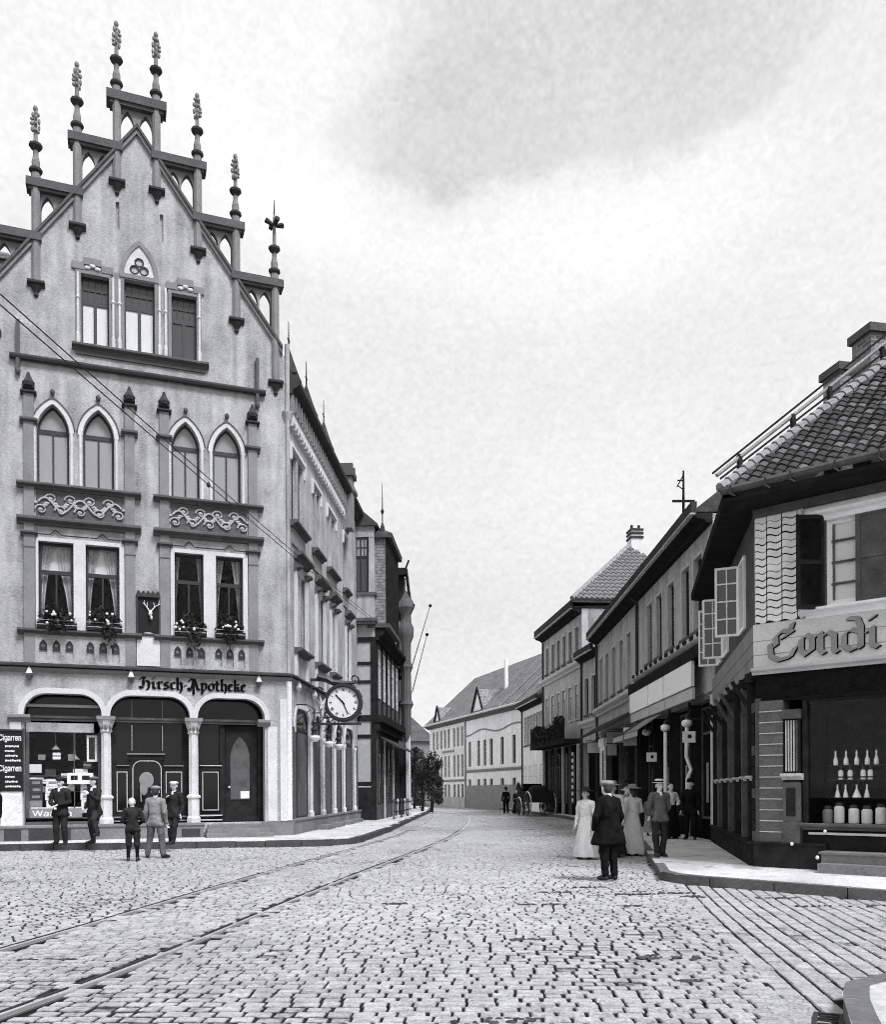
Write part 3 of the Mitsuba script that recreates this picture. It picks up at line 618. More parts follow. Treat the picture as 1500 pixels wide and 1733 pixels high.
for s, h in ((1.3, 1.5), (4.1, 1.4), (7.4, 1.35)):
    d = add('dormer', [bx(s - .32, s + .32, -.9, .12, 15.08, 15.75), lathe([(.50, 15.75), (.30, 16.15), (.03, 16.75)], (s, -.25, 0), 4, math.pi / 4)], TILED, SDE, ph)
    add('finial', [tube([(s, -.25, 16.6), (s, -.25, 16.75 + .9)], [.035, .012], 5), bx(s - .14, s + .14, -.27, -.23, 17.0, 17.04)], IRON, SDE, d)
pz = add('parapet_pier', [bx(10.4, 11.1, -.4, .40, 13.3, 15.75), cornice(13.1, 13.35, .14, 10.35, 11.15)], MID, SDE, ph)
add('cap', [bx(10.3, 11.2, -.45, .5, 15.6, 15.85), bx(10.35, 10.55, -.4, .45, 15.85, 16.15), bx(10.95, 11.15, -.4, .45, 15.85, 16.15)], STONE, SDE, pz)
for i, s in enumerate((11.9, 12.9, 13.7)):
    add('stepped_parapet', [bx(s - .55, s + .45, -.3, .12, 15.05, 16.1 - .35 * i), bx(s - .6, s + .5, -.35, .2, 16.0 - .35 * i, 16.15 - .35 * i)], MID, SDE, ph)
# oriel at the end of the side, its window looking up the street
ori = add('oriel', [bx(14.0, 15.6, -.1, .88, 9.95, 11.2), bx(14.0, 15.6, -.1, .88, 13.9, 14.42), bx(14.02, 15.6, -.1, -.02, 11.2, 13.9), bx(14.02, 15.6, .62, .88, 11.2, 13.9)], 'plaster_grey', SDE, ph)
NB = Fr(SDE.pt(14.0, 0, 0)[:2], (1, -.062), flip=True)
window(ori, NB, sbox(-.14, 11.22, .6, 13.88), -.03, hor=[(12.95, .1), (13.4, .03)], vert=[(.23, 13.9)], bars=[(.02, 12.9, .05, 13.9), (.4, 12.9, .43, 13.9)], pane=PANEM, pane_hi=PANEG, split=12.95, bw=.06)
add('ledge', [bx(13.92, 15.6, -.1, .98, 11.08, 11.22), bx(13.9, 15.6, -.1, 1.0, 9.82, 9.98), bx(13.95, 15.6, -.1, .94, 9.7, 9.82)], STONE, SDE, ori)
add('roof', mould([(-.2, 14.42), (1.08, 14.42), (1.08, 14.5), (-.2, 15.6)], 13.85, 15.7), TILED, SDE, ori)
# lettering over the arcade, the stag panel
g, wtxt = blackletter('Hirsch-Apotheke', .225, w=.25)
g = affinity.scale(g, 3.24 / wtxt, 1.0, origin=(0, 0)); g = affinity.scale(g, -1, 1, origin=(0, 0))
add('sign_lettering', ext(affinity.translate(g, 4.62, 4.81), -.01, .035), LETTER, FRT, ph, label='black blackletter shop name Hirsch-Apotheke over the arches')
pn = add('stag_panel', [bx(4.06, 4.66, -.02, .06, 6.5, 7.66)], BOARD, FRT, ph, label='dark wall panel with a small white stag figure')
add('panel_frame', [bx(4.0, 4.06, -.02, .11, 6.45, 7.7), bx(4.66, 4.72, -.02, .11, 6.45, 7.7), bx(4.06, 4.66, -.02, .11, 6.43, 6.5), bx(4.02, 4.70, -.02, .13, 7.62, 7.74)] + [ball((4.08 + i * .14, .08, 7.76), (.05, .05, .06), True) for i in range(5)], DARKTRIM, FRT, pn)
def sg(pts, r): return tube(pts, r, 6)
stag = [ball((4.30, .16, 7.12), (.055, .07, .10)), ball((4.27, .17, 6.98), (.035, .05, .06)), sg([(4.32, .14, 7.18), (4.42, .12, 7.34), (4.52, .12, 7.44)], [.018, .015, .008]), sg([(4.28, .14, 7.18), (4.16, .12, 7.34), (3.98, .12, 7.44)], [.018, .015, .008]),
        sg([(4.40, .12, 7.30), (4.38, .12, 7.46)], [.012, .006]), sg([(4.18, .12, 7.32), (4.20, .12, 7.46)], [.012, .006]), sg([(4.07, .12, 7.39), (4.02, .12, 7.54)], [.012, .006]), sg([(4.46, .12, 7.38), (4.48, .12, 7.52)], [.012, .006])]
add('stag', stag, PAINTW, FRT, pn)
add('stag_plinth', [ext(unary_union([sbox(4.02, 5.5, 4.70, 6.2), Point(4.36, 6.2).buffer(.34)]), -.02, .07)], LIGHT, FRT, ph)

# ------------------------------------------------------------------ shop front, goods, board, flower boxes
def text_at(fr, parent, txt, s0, q, z0, h, bsdf, width=None, name='lettering', bold=True, flip=True, depth=.012):
    m = meshkit.text_mesh(txt, h, depth, bold); v, f = tm(m)
    if width: v[:, 0] *= width / v[:, 0].max()
    sx = -1 if flip else 1
    return add(name, (np.stack([s0 + sx * v[:, 0], q + v[:, 2], z0 + v[:, 1]], 1), f), bsdf, fr, parent)
add('transom', [bx(.8, 7.87, -.5, -.40, 3.78, 3.86), bx(.8, 7.87, -.5, -.36, 3.86, 3.93)], WOODM, FRT, ph)
def lined_panel(a, b, z0, z1, q, parent=ph, arch=False, fill=PANED):
    P = rounded(a, b, z0, z1, min(.28, (b - a) / 3)) if arch else sbox(a, z0, b, z1)
    k = add('display_case', ext(P, q - .06, q), fill, FRT, parent)
    add('beading', ext(P.difference(P.buffer(-.03)), q - .01, q + .02), PALE, FRT, k)
    return k
def wood(a, b, z0, z1, q=-.5, d=.08): return bx(a, b, q - d, q, z0, z1)
# middle arch
addeach('shop_front', [wood(3.1, 5.5, .62, .98, -.50), wood(3.1, 3.32, .98, 3.8), wood(5.3, 5.5, .98, 3.8), wood(4.86, 4.95, .98, 2.75), wood(3.86, 3.95, .98, 2.75), wood(3.1, 5.5, 2.28, 2.42, -.49), wood(3.88, 4.96, 2.62, 2.78, -.46)], WOODD, FRT, ph)
addeach('shop_front', [bx(3.1, 5.5, -.5, -.40, .68, .72), bx(3.1, 5.5, -.5, -.42, .80, .84), bx(3.86, 5.0, -.5, -.40, 2.78, 2.82), bx(3.3, 3.9, -.5, -.44, 2.42, 2.45), bx(4.92, 5.3, -.5, -.44, 2.42, 2.45), bx(4.83, 4.86, -.5, -.46, 2.9, 3.7), bx(3.92, 3.95, -.5, -.46, 2.9, 3.7), bx(4.83, 4.86, -.5, -.46, 3.95, 4.5), bx(3.92, 3.95, -.5, -.46, 3.95, 4.5)], MID, FRT, ph)
lined_panel(4.98, 5.3, 1.0, 2.25, -.5); k = lined_panel(3.96, 4.84, .98, 2.6, -.48, arch=True); lined_panel(3.34, 3.84, 1.0, 2.25, -.5)
add('show_figure', [ball((4.42, -.42, 1.98), (.22, .03, .26)), ball((4.50, -.42, 1.72), (.12, .03, .22)), tube([(4.6, -.42, 1.8), (4.58, -.42, 1.3)], .025, 5)], PAPERM, FRT, k)
# right arch with the door
addeach('shop_front', [wood(.8, 2.9, .62, .80, -.52), wood(2.0, 2.16, .8, 3.8), wood(2.76, 2.9, .8, 3.8), wood(.8, .95, .8, 3.8), wood(2.1, 2.8, 2.30, 2.42, -.49)], WOODD, FRT, ph)
lined_panel(2.2, 2.72, 1.0, 2.25, -.5)
addeach('shop_front', [bx(2.1, 2.8, -.5, -.40, .68, .72), bx(2.1, 2.8, -.5, -.42, .82, .86), bx(2.1, 2.8, -.5, -.44, 2.43, 2.46)], WOODL, FRT, ph)
d = add('door', wood(.96, 1.98, .62, 3.76, -.58), WOODD, FRT, ph)
add('arched_panel', ext(pointed(1.2, 1.82, 1.35, 2.7, 3.4), -.59, -.55), WOODM, FRT, d)
add('notice', bx(1.22, 1.5, -.55, -.535, 1.38, 1.62), PAPER, FRT, d)
add('handle', ball((1.86, -.54, 1.75), .045, True), STEEL, FRT, d)
add('pane', [bx(3.1, 5.5, -.60, -.59, .98, 4.6)], PANED, FRT, ph); add('pane', [bx(2.16, 2.9, -.60, -.59, .8, 4.6)], PANED, FRT, ph); add('pane', [bx(.8, 2.2, -.62, -.61, 3.78, 4.6)], PANED, FRT, ph)
# left arch: shop window with goods
add('roller_awning', [tube([(5.75, -.45, 4.24), (7.86, -.45, 4.24)], .05, 8)], WOODL, FRT, ph)
add('roller_awning', bx(5.95, 7.86, -.47, -.42, 3.44, 3.72), PLASTER, FRT, ph)
add('pane', bx(5.73, 7.87, -.60, -.59, 3.9, 4.6), PANED, FRT, ph)
sw = add('shop_window', [bx(5.73, 7.87, -.52, -.42, .62, .72), bx(5.73, 7.87, -.52, -.46, .8, .84), bx(5.73, 5.84, -.5, -.42, .84, 3.44), bx(7.77, 7.87, -.5, -.42, .84, 3.44), bx(6.5, 6.53, -.46, -.43, .84, 3.44)], WOODM, FRT, ph)
add('pane', bx(5.84, 7.77, -.45, -.445, .84, 3.44), 'glass', FRT, sw)
addeach('display_floor', [bx(5.73, 7.87, -1.6, -.52, .62, .98), bx(5.73, 7.87, -1.7, -1.6, .62, 3.8)], ROOM, FRT, ph)
text_at(FRT, add('shop_sign', bx(6.3, 7.78, -.44, -.425, .84, 1.12), MID, FRT, ph, label='pale sign strip with the word Waaren under the shop window'), 'Waaren', 7.7, -.425, .89, .17, PAPER, 1.1)
add('paper_strip', [bx(6.0, 7.75, -.56, -.5, .98, 1.16)], PAPER, FRT, ph)
rg = np.random.default_rng(5)
GRP = 'goods in the pharmacy shop window'
def carton(s, z, w, h, q, white, k=[0]):
    row = ('lowest', 'second', 'third', 'topmost')[k[0] % 4]; col = ('far left dark', 'middle white', 'right white', 'far right dark')[k[0] // 4]; k[0] += 1
    t = thing('carton', f'{row} carton of the {col} stack in the left shop window', 'carton', 'cartons stacked in the left shop window')
    add('box', bx(s - w / 2, s + w / 2, q - .2, q, z, z + h), PAPER if white else (DARKTRIM if rg.random() < .6 else PAPERM), FRT, t)
    add('label', bx(s - w * .3, s + w * .3, q, q + .006, z + h * .3, z + h * .68), PAPERM if white else MID, FRT, t)
for s, w0 in ((7.6, 0), (7.15, 1), (6.15, 1), (5.98, 0)):
    for i in range(4):
        carton(s + rg.uniform(-.02, .02), 1.16 + i * .215, .36, .205, -.58, w0)
for s, z, w, h, wh in ((7.62, 2.46, .34, .26, 1), (7.2, 2.36, .3, .2, 0), (6.75, 2.3, .30, .14, 1), (6.35, 2.42, .42, .16, 1), (7.6, 2.12, .4, .2, 1), (7.15, 2.08, .34, .22, 0), (6.3, 2.18, .3, .18, 0), (6.62, 1.9, .16, .5, 1), (6.95, 1.9, .12, .4, 0)):
    where = {7.62: 'big white box, leftmost on the top shelf', 7.2: 'dark box beside the leftmost white one on the top shelf', 6.75: 'flat white box in the middle of the top shelf', 6.35: 'wide white box, rightmost on the top shelf', 7.6: 'broad white box, leftmost on the second shelf', 7.15: 'dark box, second on the second shelf', 6.3: 'dark box, rightmost on the second shelf', 6.62: 'tall narrow white box above the tray', 6.95: 'tall narrow dark box in the middle'}[s]
    t = thing('carton', where + ' of the left shop window', 'carton')
    add('box', bx(s - w / 2, s + w / 2, -.86, -.66, z - .25, z - .25 + h), PAPER if wh else DARKTRIM, FRT, t)
addeach('display_shelf', [bx(5.9, 7.8, -.9, -.62, z, z + .02) for z in (1.62, 1.86, 2.10)], WOODM, FRT, ph)
for s, z, w, h, lb, mt in ((7.68, 1.86, .16, .2, 'small pale tin, leftmost on the lowest display shelf', PAPER), (7.44, 1.62, .14, .18, 'small grey tin second on the lowest display shelf', PAPERM), (7.38, 1.88, .2, .12, 'low pale tin beside the leftmost tin', PAPER), (7.02, 2.62, .22, .2, 'rounded pale packet on top of the shelves', PAPER), (7.44, 2.60, .2, .16, 'grey packet left of the rounded one, top shelf', PAPERM), (6.6, 2.58, .2, .2, 'grey packet right of the rounded one, top shelf', PAPERM), (6.15, 2.34, .22, .22, 'dark packet at the right end of the top shelf', DARKTRIM), (6.85, 1.64, .3, .16, 'pale flat packet low in the middle of the display', PAPER)):
    t = thing('packet', lb + ' in the left shop window', 'packet'); add('wrapper', bx(s - w / 2, s + w / 2, -.74, -.60, z, z + h), mt, FRT, t); add('band', bx(s - w / 2, s + w / 2, -.602, -.596, z + h * .4, z + h * .62), MID, FRT, t)
cs = thing('display_tray', 'white open case with two dark openings between the two men at the shop window', 'box')
add('case', ext(sbox(5.98, 1.86, 6.72, 2.20).difference(unary_union([sbox(6.08, 1.98, 6.30, 2.12), sbox(6.42, 1.98, 6.62, 2.12)])), -.52, -.40), PAPER, FRT, cs)
add('case_back', bx(5.98, 6.72, -.54, -.521, 1.86, 2.2), BOARD, FRT, cs)
mir = thing('wall_mirror', 'narrow white framed mirror inside the left shop window', 'mirror')
add('frame', ext(sbox(5.86, 2.55, 6.16, 3.36).difference(sbox(5.93, 2.62, 6.10, 3.3)), -.58, -.54), PAPER, FRT, mir); add('mirror_glass', bx(5.93, 6.10, -.575, -.56, 2.62, 3.3), PANED, FRT, mir)
for s, zt in ((7.05, 2.95), (6.5, 2.65)):
    t = thing('hanging_lamp', ('upper left' if s > 7 else 'lower right') + ' pendant lamp inside the left shop window', 'lamp', 'pendant lamps in the shop window')
    add('cord', tube([(s, -.75, 3.5), (s, -.75, zt)], .006, 4), MID, FRT, t); add('shade', lathe([(.02, zt + .12), (.05, zt + .06), (.13, zt - .02), (.12, zt - .03)], (s, -.75, 0), 8), MID, FRT, t)
# advertising board
ad = thing('advertising_board', 'tall black advertising board with white writing at the left edge by the shop window', 'sign')
add('board', bx(7.90, 8.58, .06, .11, 1.66, 3.42), BOARD, FRT, ad); add('edge', [bx(7.86, 7.90, .05, .13, 1.64, 3.5), bx(8.58, 8.62, .05, .13, 1.64, 3.5), bx(7.86, 8.62, .05, .13, 3.42, 3.47)], DARKTRIM, FRT, ad)
for z, ls in ((3.14, 4), (2.24, 3)):
    text_at(FRT, ad, 'Cigarren', 8.54, .111, z, .17, PAINTW, .60)
    for i in range(ls):
        w = (.32, .38, .26, .34, .42)[(i + int(z * 10)) % 5]
        add('small_writing', [bx(8.38 - w + j * w / 7, 8.38 - w + (j + .8) * w / 7, .11, .114, z - .2 - i * .14 + .01 * (j % 2), z - .14 - i * .14 - .006 * ((j + i) % 3)) for j in range(7)], PAINTW, FRT, ad, kind='stuff')
add('board_post', bx(7.92, 8.5, -.02, .07, .62, 1.64), 'plaster_white', FRT, ph)
# flower boxes on the sills
def leaves(n, c, r, seed, size=.07, down=0.0, rim=.55):
    g = np.random.default_rng(seed); d = g.normal(size=(n, 3)); d /= np.linalg.norm(d, axis=1, keepdims=True)
    p = d * (rim + (1 - rim) * g.random((n, 1))) * np.array(r) + np.array(c)
    p[:, 2] -= down * g.random(n) ** 2
    a = g.normal(size=(n, 3)); a /= np.linalg.norm(a, axis=1, keepdims=True); b = np.cross(a, g.normal(size=(n, 3))); b /= np.linalg.norm(b, axis=1, keepdims=True)
    s = size * g.uniform(.6, 1.3, (n, 1))
    v = np.stack([p - a * s, p + b * s * .55, p + a * s, p - b * s * .55], 1).reshape(-1, 3)
    i = np.arange(n)[:, None] * 4
    return v, np.vstack([i + [0, 1, 2], i + [0, 2, 3]])
for j, (s, w, dn, lb) in enumerate(((6.95, .55, .1, 'dark planted flower box under the leftmost first floor window'), (5.62, .5, .55, 'trailing flower box under the second first floor window from the left'), (3.1, .48, .6, 'trailing flower box under the third first floor window, right of the stag panel'), (1.88, .46, .3, 'flower box under the rightmost first floor window of the front'))):
    t = thing('flower_box', lb, 'flower box')
    add('trough', [bx(s - w, s + w, .03, .26, 6.48, 6.66)], WOODD, FRT, t)
    add('rail', [tube([(s - w, .27, z), (s + w, .27, z)], .012, 4) for z in (6.58, 6.72)], WOODL, FRT, t)
    add('foliage', [leaves(230, (s, .18, 6.8), (w * 1.05, .18, .2), 20 + j, .07), leaves(90, (s + .1, .2, 7.0), (w * .5, .14, .22), 40 + j, .06), leaves(110, (s - (.1 if dn > .3 else 0), .30, 6.55), (w * .55, .10, .15), 60 + j, .07, dn)], LEAF, FRT, t, kind='stuff')
    g = np.random.default_rng(80 + j)
    for _ in range(8):
        add('blossom', ball((s + g.uniform(-w, w), .33 + g.uniform(0, .06), 6.72 + g.uniform(-.12, .3)), g.uniform(.03, .05), True), PETAL, FRT, t)

# ------------------------------------------------------------------ clock and gas lamps on the long side
ck = thing('street_clock', 'round white faced street clock on a scrolled iron bracket off the left corner house', 'clock')
CK = at(-3.63, 32.4)
cx, cz = 0.0, 4.83
def disc(r, q0, q1, n=40, x=0.0, z=4.83): return ext(Point(x, z).buffer(r, n), q0, q1)
add('dial', disc(.575, -.16, .06), PAINTW, Fr((-3.63, 32.4), (1, 0), flip=True), ck)
CKF = Fr((-3.63, 32.4), (1, 0), flip=True)
add('rim', [ext(Point(0, cz).buffer(.70, 24).difference(Point(0, cz).buffer(.56, 24)), -.2, .12), ext(Point(0, cz).buffer(.66, 24).difference(Point(0, cz).buffer(.60, 24)), .12, .15)], IRON, CKF, ck)
for i in range(12):
    a = math.radians(90 - 30 * (i + 1)); r0, r1 = .415, .52
    p0, p1 = (r0 * math.cos(a), cz + r0 * math.sin(a)), (r1 * math.cos(a), cz + r1 * math.sin(a))
    nx, nz = -math.sin(a), math.cos(a)
    cnt = (1, 2, 3, 2, 1, 2, 3, 4, 2, 1, 2, 3)[i]
    add('numeral', [ext(LineString([(p0[0] + nx * o, p0[1] + nz * o), (p1[0] + nx * o, p1[1] + nz * o)]).buffer(.010, cap_style=2), .06, .066) for o in (np.arange(cnt) - (cnt - 1) / 2) * .030], LETTER, CKF, ck)
for a, l, w in ((133, .40, .022), (-67, .47, .016)):
    a = math.radians(a); e = (l * math.cos(a), cz + l * math.sin(a)); b_ = (-.09 * math.cos(a), cz - .09 * math.sin(a))
    add('hand', ext(unary_union([LineString([b_, e]).buffer(w, cap_style=2), Point(0, cz).buffer(.035)]), .07, .082), LETTER, CKF, ck)
def scroll(c, r, t0, t1, turns=22): return [(c[0] + r * (1 - .55 * t) * math.cos(t0 + (t1 - t0) * t), 0, c[1] + r * (1 - .55 * t) * math.sin(t0 + (t1 - t0) * t)) for t in np.linspace(0, 1, turns)]
addeach('bracket', [tube([(-.95, 0, 5.78), (-.60, 0, 5.70), (-.38, 0, 5.58), (.0, 0, 5.55), (.42, 0, 5.56)], [.13, .13, .12, .09, .05], 8), tube(scroll((.42, 5.70), .16, -1.5, 5.5), .035, 6), bx(-.30, .62, -.06, .06, 4.02, 4.10), tube([(-.95, 0, 4.06), (.66, 0, 4.06)], .05, 6), tube(scroll((-.55, 4.35), .22, -1, 5), .03, 5), tube([(.1, 0, 5.5), (.55, .0, 5.28), (.68, 0, 5.02)], .05, 6)], IRON, CKF, ck)
addeach('bracket_strap', [bx(-1.3, -.6, -.05, .05, 5.62, 5.72), bx(-1.3, -.6, -.05, .05, 4.02, 4.10), tube([(-1.25, 0, 5.6), (-1.25, 0, 4.0)], .045, 6)], IRON, CKF, ck)
lbs = ('nearest white bowled gas lamp hanging by the corner below the clock', 'middle one of three hanging gas lamps below the clock', 'farthest of three hanging gas lamps below the clock')
for i, (Y, z) in enumerate(((30.05, 3.42), (32.6, 3.36), (34.6, 3.36))):
    s = Y - 29.0; q = .62
    t = thing('gas_lamp', lbs[i], 'lamp', 'gas lamps under the clock')
    c = (s, q, z)
    add('bowl', lathe([(.02, -.15), (.13, -.12), (.20, -.02), (.18, .06)], c, 14), GLOBE, SDE, t, smooth=50)
    add('hood', [lathe([(.15, .06), (.13, .09), (.09, .13), (.09, .22), (.12, .24), (.12, .30), (.07, .34), (.07, .50), (.10, .52), (.04, .62)], c, 12)], IRON, SDE, t, smooth=40)
    add('arm', [tube([(s, q, z + .6), (s, q, z + .95), (s, q * .6, z + 1.12), (s, 0, z + 1.12)], .028, 6), tube([(s, q * .8, z + .95), (s, 0, z + .55)], .016, 5)], IRON, SDE, t)
orn = thing('wall_star', 'pale ornamental star bracket on the corner house beside the clock', 'ornament')
so = [ball((2.3, .62, 4.55), (.16, .10, .20))] + [tube([(2.3, .62, 4.55), (2.3 + .42 * math.cos(a), .62 + .1 * math.sin(2 * a), 4.55 + .42 * math.sin(a))], [.09, .015], 5) for a in np.arange(8) * math.pi / 4 + .2]
add('star', so, PALE, SDE, orn); add('rod', [tube([(2.3, .62, 4.9), (2.3, .62, 5.25), (2.3, 0, 5.25)], .02, 5), bx(1.9, 2.7, .6, .64, 5.2, 5.25)], IRON, SDE, orn)
# overhead wires crossing the front
for i, (a, b) in enumerate((((-6.85, 9.5, 8.86), (-3.42, 42.6, 9.95)), ((-6.85, 9.5, 8.70), (-3.42, 42.6, 9.80)))):
    a, b = np.array(a), np.array(b)
    pts = [a + (b - a) * t - np.array([0, 0, .10 * 4 * t * (1 - t)]) for t in np.linspace(0, 1, 40)]
    t = thing('overhead_wire', ('upper', 'lower')[i] + ' of two overhead wires slanting across the gabled front', 'wire')
    add('cable', tube(pts, .014, 4), IRON, parent=t)
    if i: add('insulator', ball(pts[14], (.05, .05, .07), True), IRON, parent=t)

# ------------------------------------------------------------------ next houses on the left
def slate_fn(p, n, uv):
    h = p.x + p.y * .6; row = dr.floor(p.z / .14); u = h / .16 + .5 * (row - 2 * dr.floor(row / 2)); k = p.z / .14 - row
    return C((.17 + .14 * cell_rand(dr.floor(u), row, 2)) * smoothstep(0., .18, k))
scene['slate_grey'] = {'type': 'twosided', 'b': {'type': 'diffuse', 'reflectance': proc(slate_fn)}}
NW = Fr(SDE.pt(14.3, 0, 0)[:2], (1, -.062), flip=True)
L2 = thing('timbered_house', 'narrow timbered house with jettied slate upper floor next to the corner pharmacy', 'house')
add('wall', [bx(-.05, .86, -.3, 0, .1, 9.8)], PALE, NW, L2)
for z0, z1 in ((8.85, 9.1), (7.75, 7.9), (6.85, 7.0), (5.0, 5.3), (4.18, 4.35), (1.85, 2.05)): add('beam', bx(-.05, .9, -.05, .05, z0, z1), WOODD, NW, L2)
add('post', bx(.66, .90, -.06, .06, .1, 9.1), WOODD, NW, L2)
add('door', bx(.02, .64, -.05, .035, .2, 1.8), WOODD, NW, L2); add('door_trim', bx(.02, .64, .0, .05, 1.78, 1.84), WOODL, NW, L2)
S2F = Fr(NW.pt(.88, 0, 0)[:2], (.075, 1), flip=True)
add('street_wall', [bx(0, 9, -4.5, 0, .1, 9.8)], WOODM, S2F, L2)
for i in range(5):
    s = .5 + i * 1.7
    P = sbox(s, 6.2, s + 1.0, 8.6); window(L2, S2F, P, .05, vert=[((s + s + 1) / 2, 8.6)], hor=[(7.9, .07)], pane=PANEM, frame=WOODL, fw=.09)
    add('post', bx(s - .32, s - .14, -.02, .08, 5.3, 9.3), WOODD, S2F, L2)
    P = sbox(s, 1.0, s + 1.25, 3.9); window(L2, S2F, P, .04, vert=[((s + s + 1.25) / 2, 3.9)], pane=PANED, fw=.06)
    if i % 2: add('shop_post', lathe([(.05, .2), (.05, 4.2)], (s - .2, .15, 0), 6), WOODL, S2F, L2)
add('jetty', [bx(-.1, 9, -.1, .42, 4.95, 5.3), bx(-.05, 9, -.1, .22, 4.55, 4.95), cornice(8.95, 9.5, .45, 0, 9)], WOODD, S2F, L2)
add('shop_awning', mould([(0, 4.4), (.0, 4.3), (.95, 3.75), (.95, 3.82)], 1.0, 8.8), DARKTRIM, S2F, L2)
ub = add('upper_wall', [bx(.3, 1.50, -4.4, 0, 9.75, 13.9)], 'slate_grey', NW, L2)
add('slate_edge', [ball((.78 + .02 * (i % 2), .0, 9.95 + i * .22), (.06, .03, .07), True) for i in range(18)], DARKTRIM, NW, ub)
add('corner_board', [bx(1.42, 1.54, -4.4, .03, 9.75, 14.0)], WOODD, NW, ub)
addeach('eaves', [bx(.6, 1.72, -4.6, .2, 13.9, 14.12), bx(.5, 1.6, -4.4, .1, 9.55, 9.75)], WOODM, NW, ub)
add('roof', cat([(np.array([[.5, .2, 14.1], [1.75, .2, 14.1], [.9, -.6, 14.6], [-3, .2, 14.1], [-3, -4.6, 14.1], [1.75, -4.6, 14.1], [-1, -3, 16.0]], float), np.array([[1, 5, 6], [0, 1, 2], [1, 6, 2], [3, 6, 4], [4, 6, 5], [3, 0, 6], [0, 2, 6]]))]), TILED, NW, L2)
add('finial', [lathe([(.16, 14.1), (.10, 14.5), (.03, 14.7), (.03, 15.1), (.09, 15.25), (.03, 15.4), (.012, 16.6)], (1.25, -.1, 0), 6)], IRON, NW, L2)
L3 = thing('turret_house', 'far house with dark gable and knobbed round corner turret on the left', 'house')
N3 = Fr((-2.98, 52.6), (1, -.06), flip=True)
add('wall', [bx(-2, .82, -2.6, 0, .1, 14.2)], 'plaster_white', N3, L3)
add('gable_panel', [bx(-.2, .75, -.1, .12, 11.7, 14.5)], WOODD, N3, L3)
add('bargeboard', [bx(-.3, .95, -.1, .5, 14.3, 14.7), tube([(.9, .2, 14.5), (1.15, .2, 12.4), (1.0, .2, 11.6)], .10, 6), tube([(.85, .2, 14.7), (1.05, .2, 15.2)], .06, 5), tube([(1.05, .2, 11.9), (1.35, .2, 12.6)], .08, 5)], WOODD, N3, L3)
for z in (10.9, 9.6, 8.2, 6.7, 5.2): add('beam', bx(-.3, .82, -.05, .08, z, z + .22), WOODD, N3, L3)
for x in (-.1, .35, .75): add('post', bx(x - .07, x + .07, -.05, .07, 5.2, 11.0), WOODD, N3, L3)
add('brace', [tube([(.1, .06, 8.3), (.5, .06, 9.6)], .06, 4), tube([(.35, .06, 8.3), (.75, .06, 9.6)], .06, 4), tube([(.6, .06, 8.3), (1.0, .06, 9.6)], .06, 4)], WOODD, N3, L3)
tu = add('turret', lathe([(.05, 4.4), (.26, 5.0), (.28, 6.4), (.42, 6.7), (.30, 7.0), (.28, 8.6), (.40, 8.9), (.28, 9.2), (.28, 10.3), (.44, 10.7), (.46, 11.2), (.32, 11.5), (.30, 12.0), (.50, 12.4), (.46, 12.7), (.28, 13.0), (.05, 13.4)], (.86, .15, 0), 10), STONE, N3, L3, smooth=30)
addeach('shop_front', [bx(-2, .82, -.05, .1, .2, 4.2)], WOODD, N3, L3); add('shop_post', bx(.82, .98, .0, .22, .2, 4.6), WOODL, N3, L3)
for i, (s, z, hs, hz) in enumerate(((1.1, 8.6, 2.3, 12.5), (1.2, 7.4, 2.1, 10.8))):
    t = thing('flagpole', ('upper', 'lower')[i] + ' bare slanting flagpole on the far turret house', 'flagpole')
    add('pole', tube([(s, .2, z), (hs, .2, hz)], [.035, .02], 5), WOODM, N3, t); add('ball', ball((hs, .2, hz), .10, True), WOODD, N3, t)
rl = thing('shop_railing', 'low dark railing with pale posts in front of the timbered house', 'railing')
for i in range(6):
    add('post', lathe([(.06, .18), (.06, .3), (.035, .35), (.04, 1.0), (.07, 1.1), (.02, 1.2)], (1.0 + i * 1.5, .75, 0), 6), WOODL if i % 2 else WOODM, S2F, rl)
add('rail', [tube([(1.0, .75, z), (8.5, .75, z)], .035, 5) for z in (.98, .55)], WOODD, S2F, rl)

# ------------------------------------------------------------------ right-hand corner shop
CFR = Fr((5.91, 16.7), (1.093, -1), flip=True)
CSR = Fr((5.91, 16.7), (.21, 1))
ch = thing('confectioner_house', 'slate hung old corner house with pantile roof and lettered fascia on the right', 'house')
wo = sbox(1.30, 4.86, 2.52, 6.40)
add('upper_wall', ext(sbox(-.02, 3.8, 9, 7.0).difference(wo), -.3, -.02), SLATEW, CFR, ch)
sp = add('slate_hanging', bx(0, .86, -.02, .0, 4.7, 6.7), WOODD, CFR, ch)  # dark board behind the gaps stands in for shadow under each course
rs = np.random.default_rng(11)
def wavy_slate(s0, s1, z0, h):
    n = 7; x = np.linspace(s0 + .007, s1 - .007, n); ph_ = (x - s0) / (s1 - s0)
    wob = .022 * np.sin(ph_ * 2 * math.pi + .6); dz = rs.normal(0, .006); sk = rs.normal(0, .006)
    bot = z0 + wob + dz + sk * (ph_ - .5); q = .018 + .010 * np.sin(ph_ * 2 * math.pi)
    V = np.vstack([np.c_[x, q + .006, bot], np.c_[x, q * .6, z0 + h - .021 + wob], np.c_[x, np.zeros(n), bot]])
    f = []
    for i in range(n - 1): f += [[i, i + 1, n + i + 1], [i, n + i + 1, n + i], [2 * n + i, 2 * n + i + 1, i + 1], [2 * n + i, i + 1, i]]
    return V, np.array(f)
for a, b in ((0, .22), (.225, .505), (.51, .79), (.795, .87)):
    for j in range(15): add('slate', wavy_slate(a, b, 4.71 + j * .134, .134), SLATEW, CFR, sp)
add('slate_edge', bx(.87, .90, -.02, .05, 4.66, 6.68), WOODL, CFR, ch)
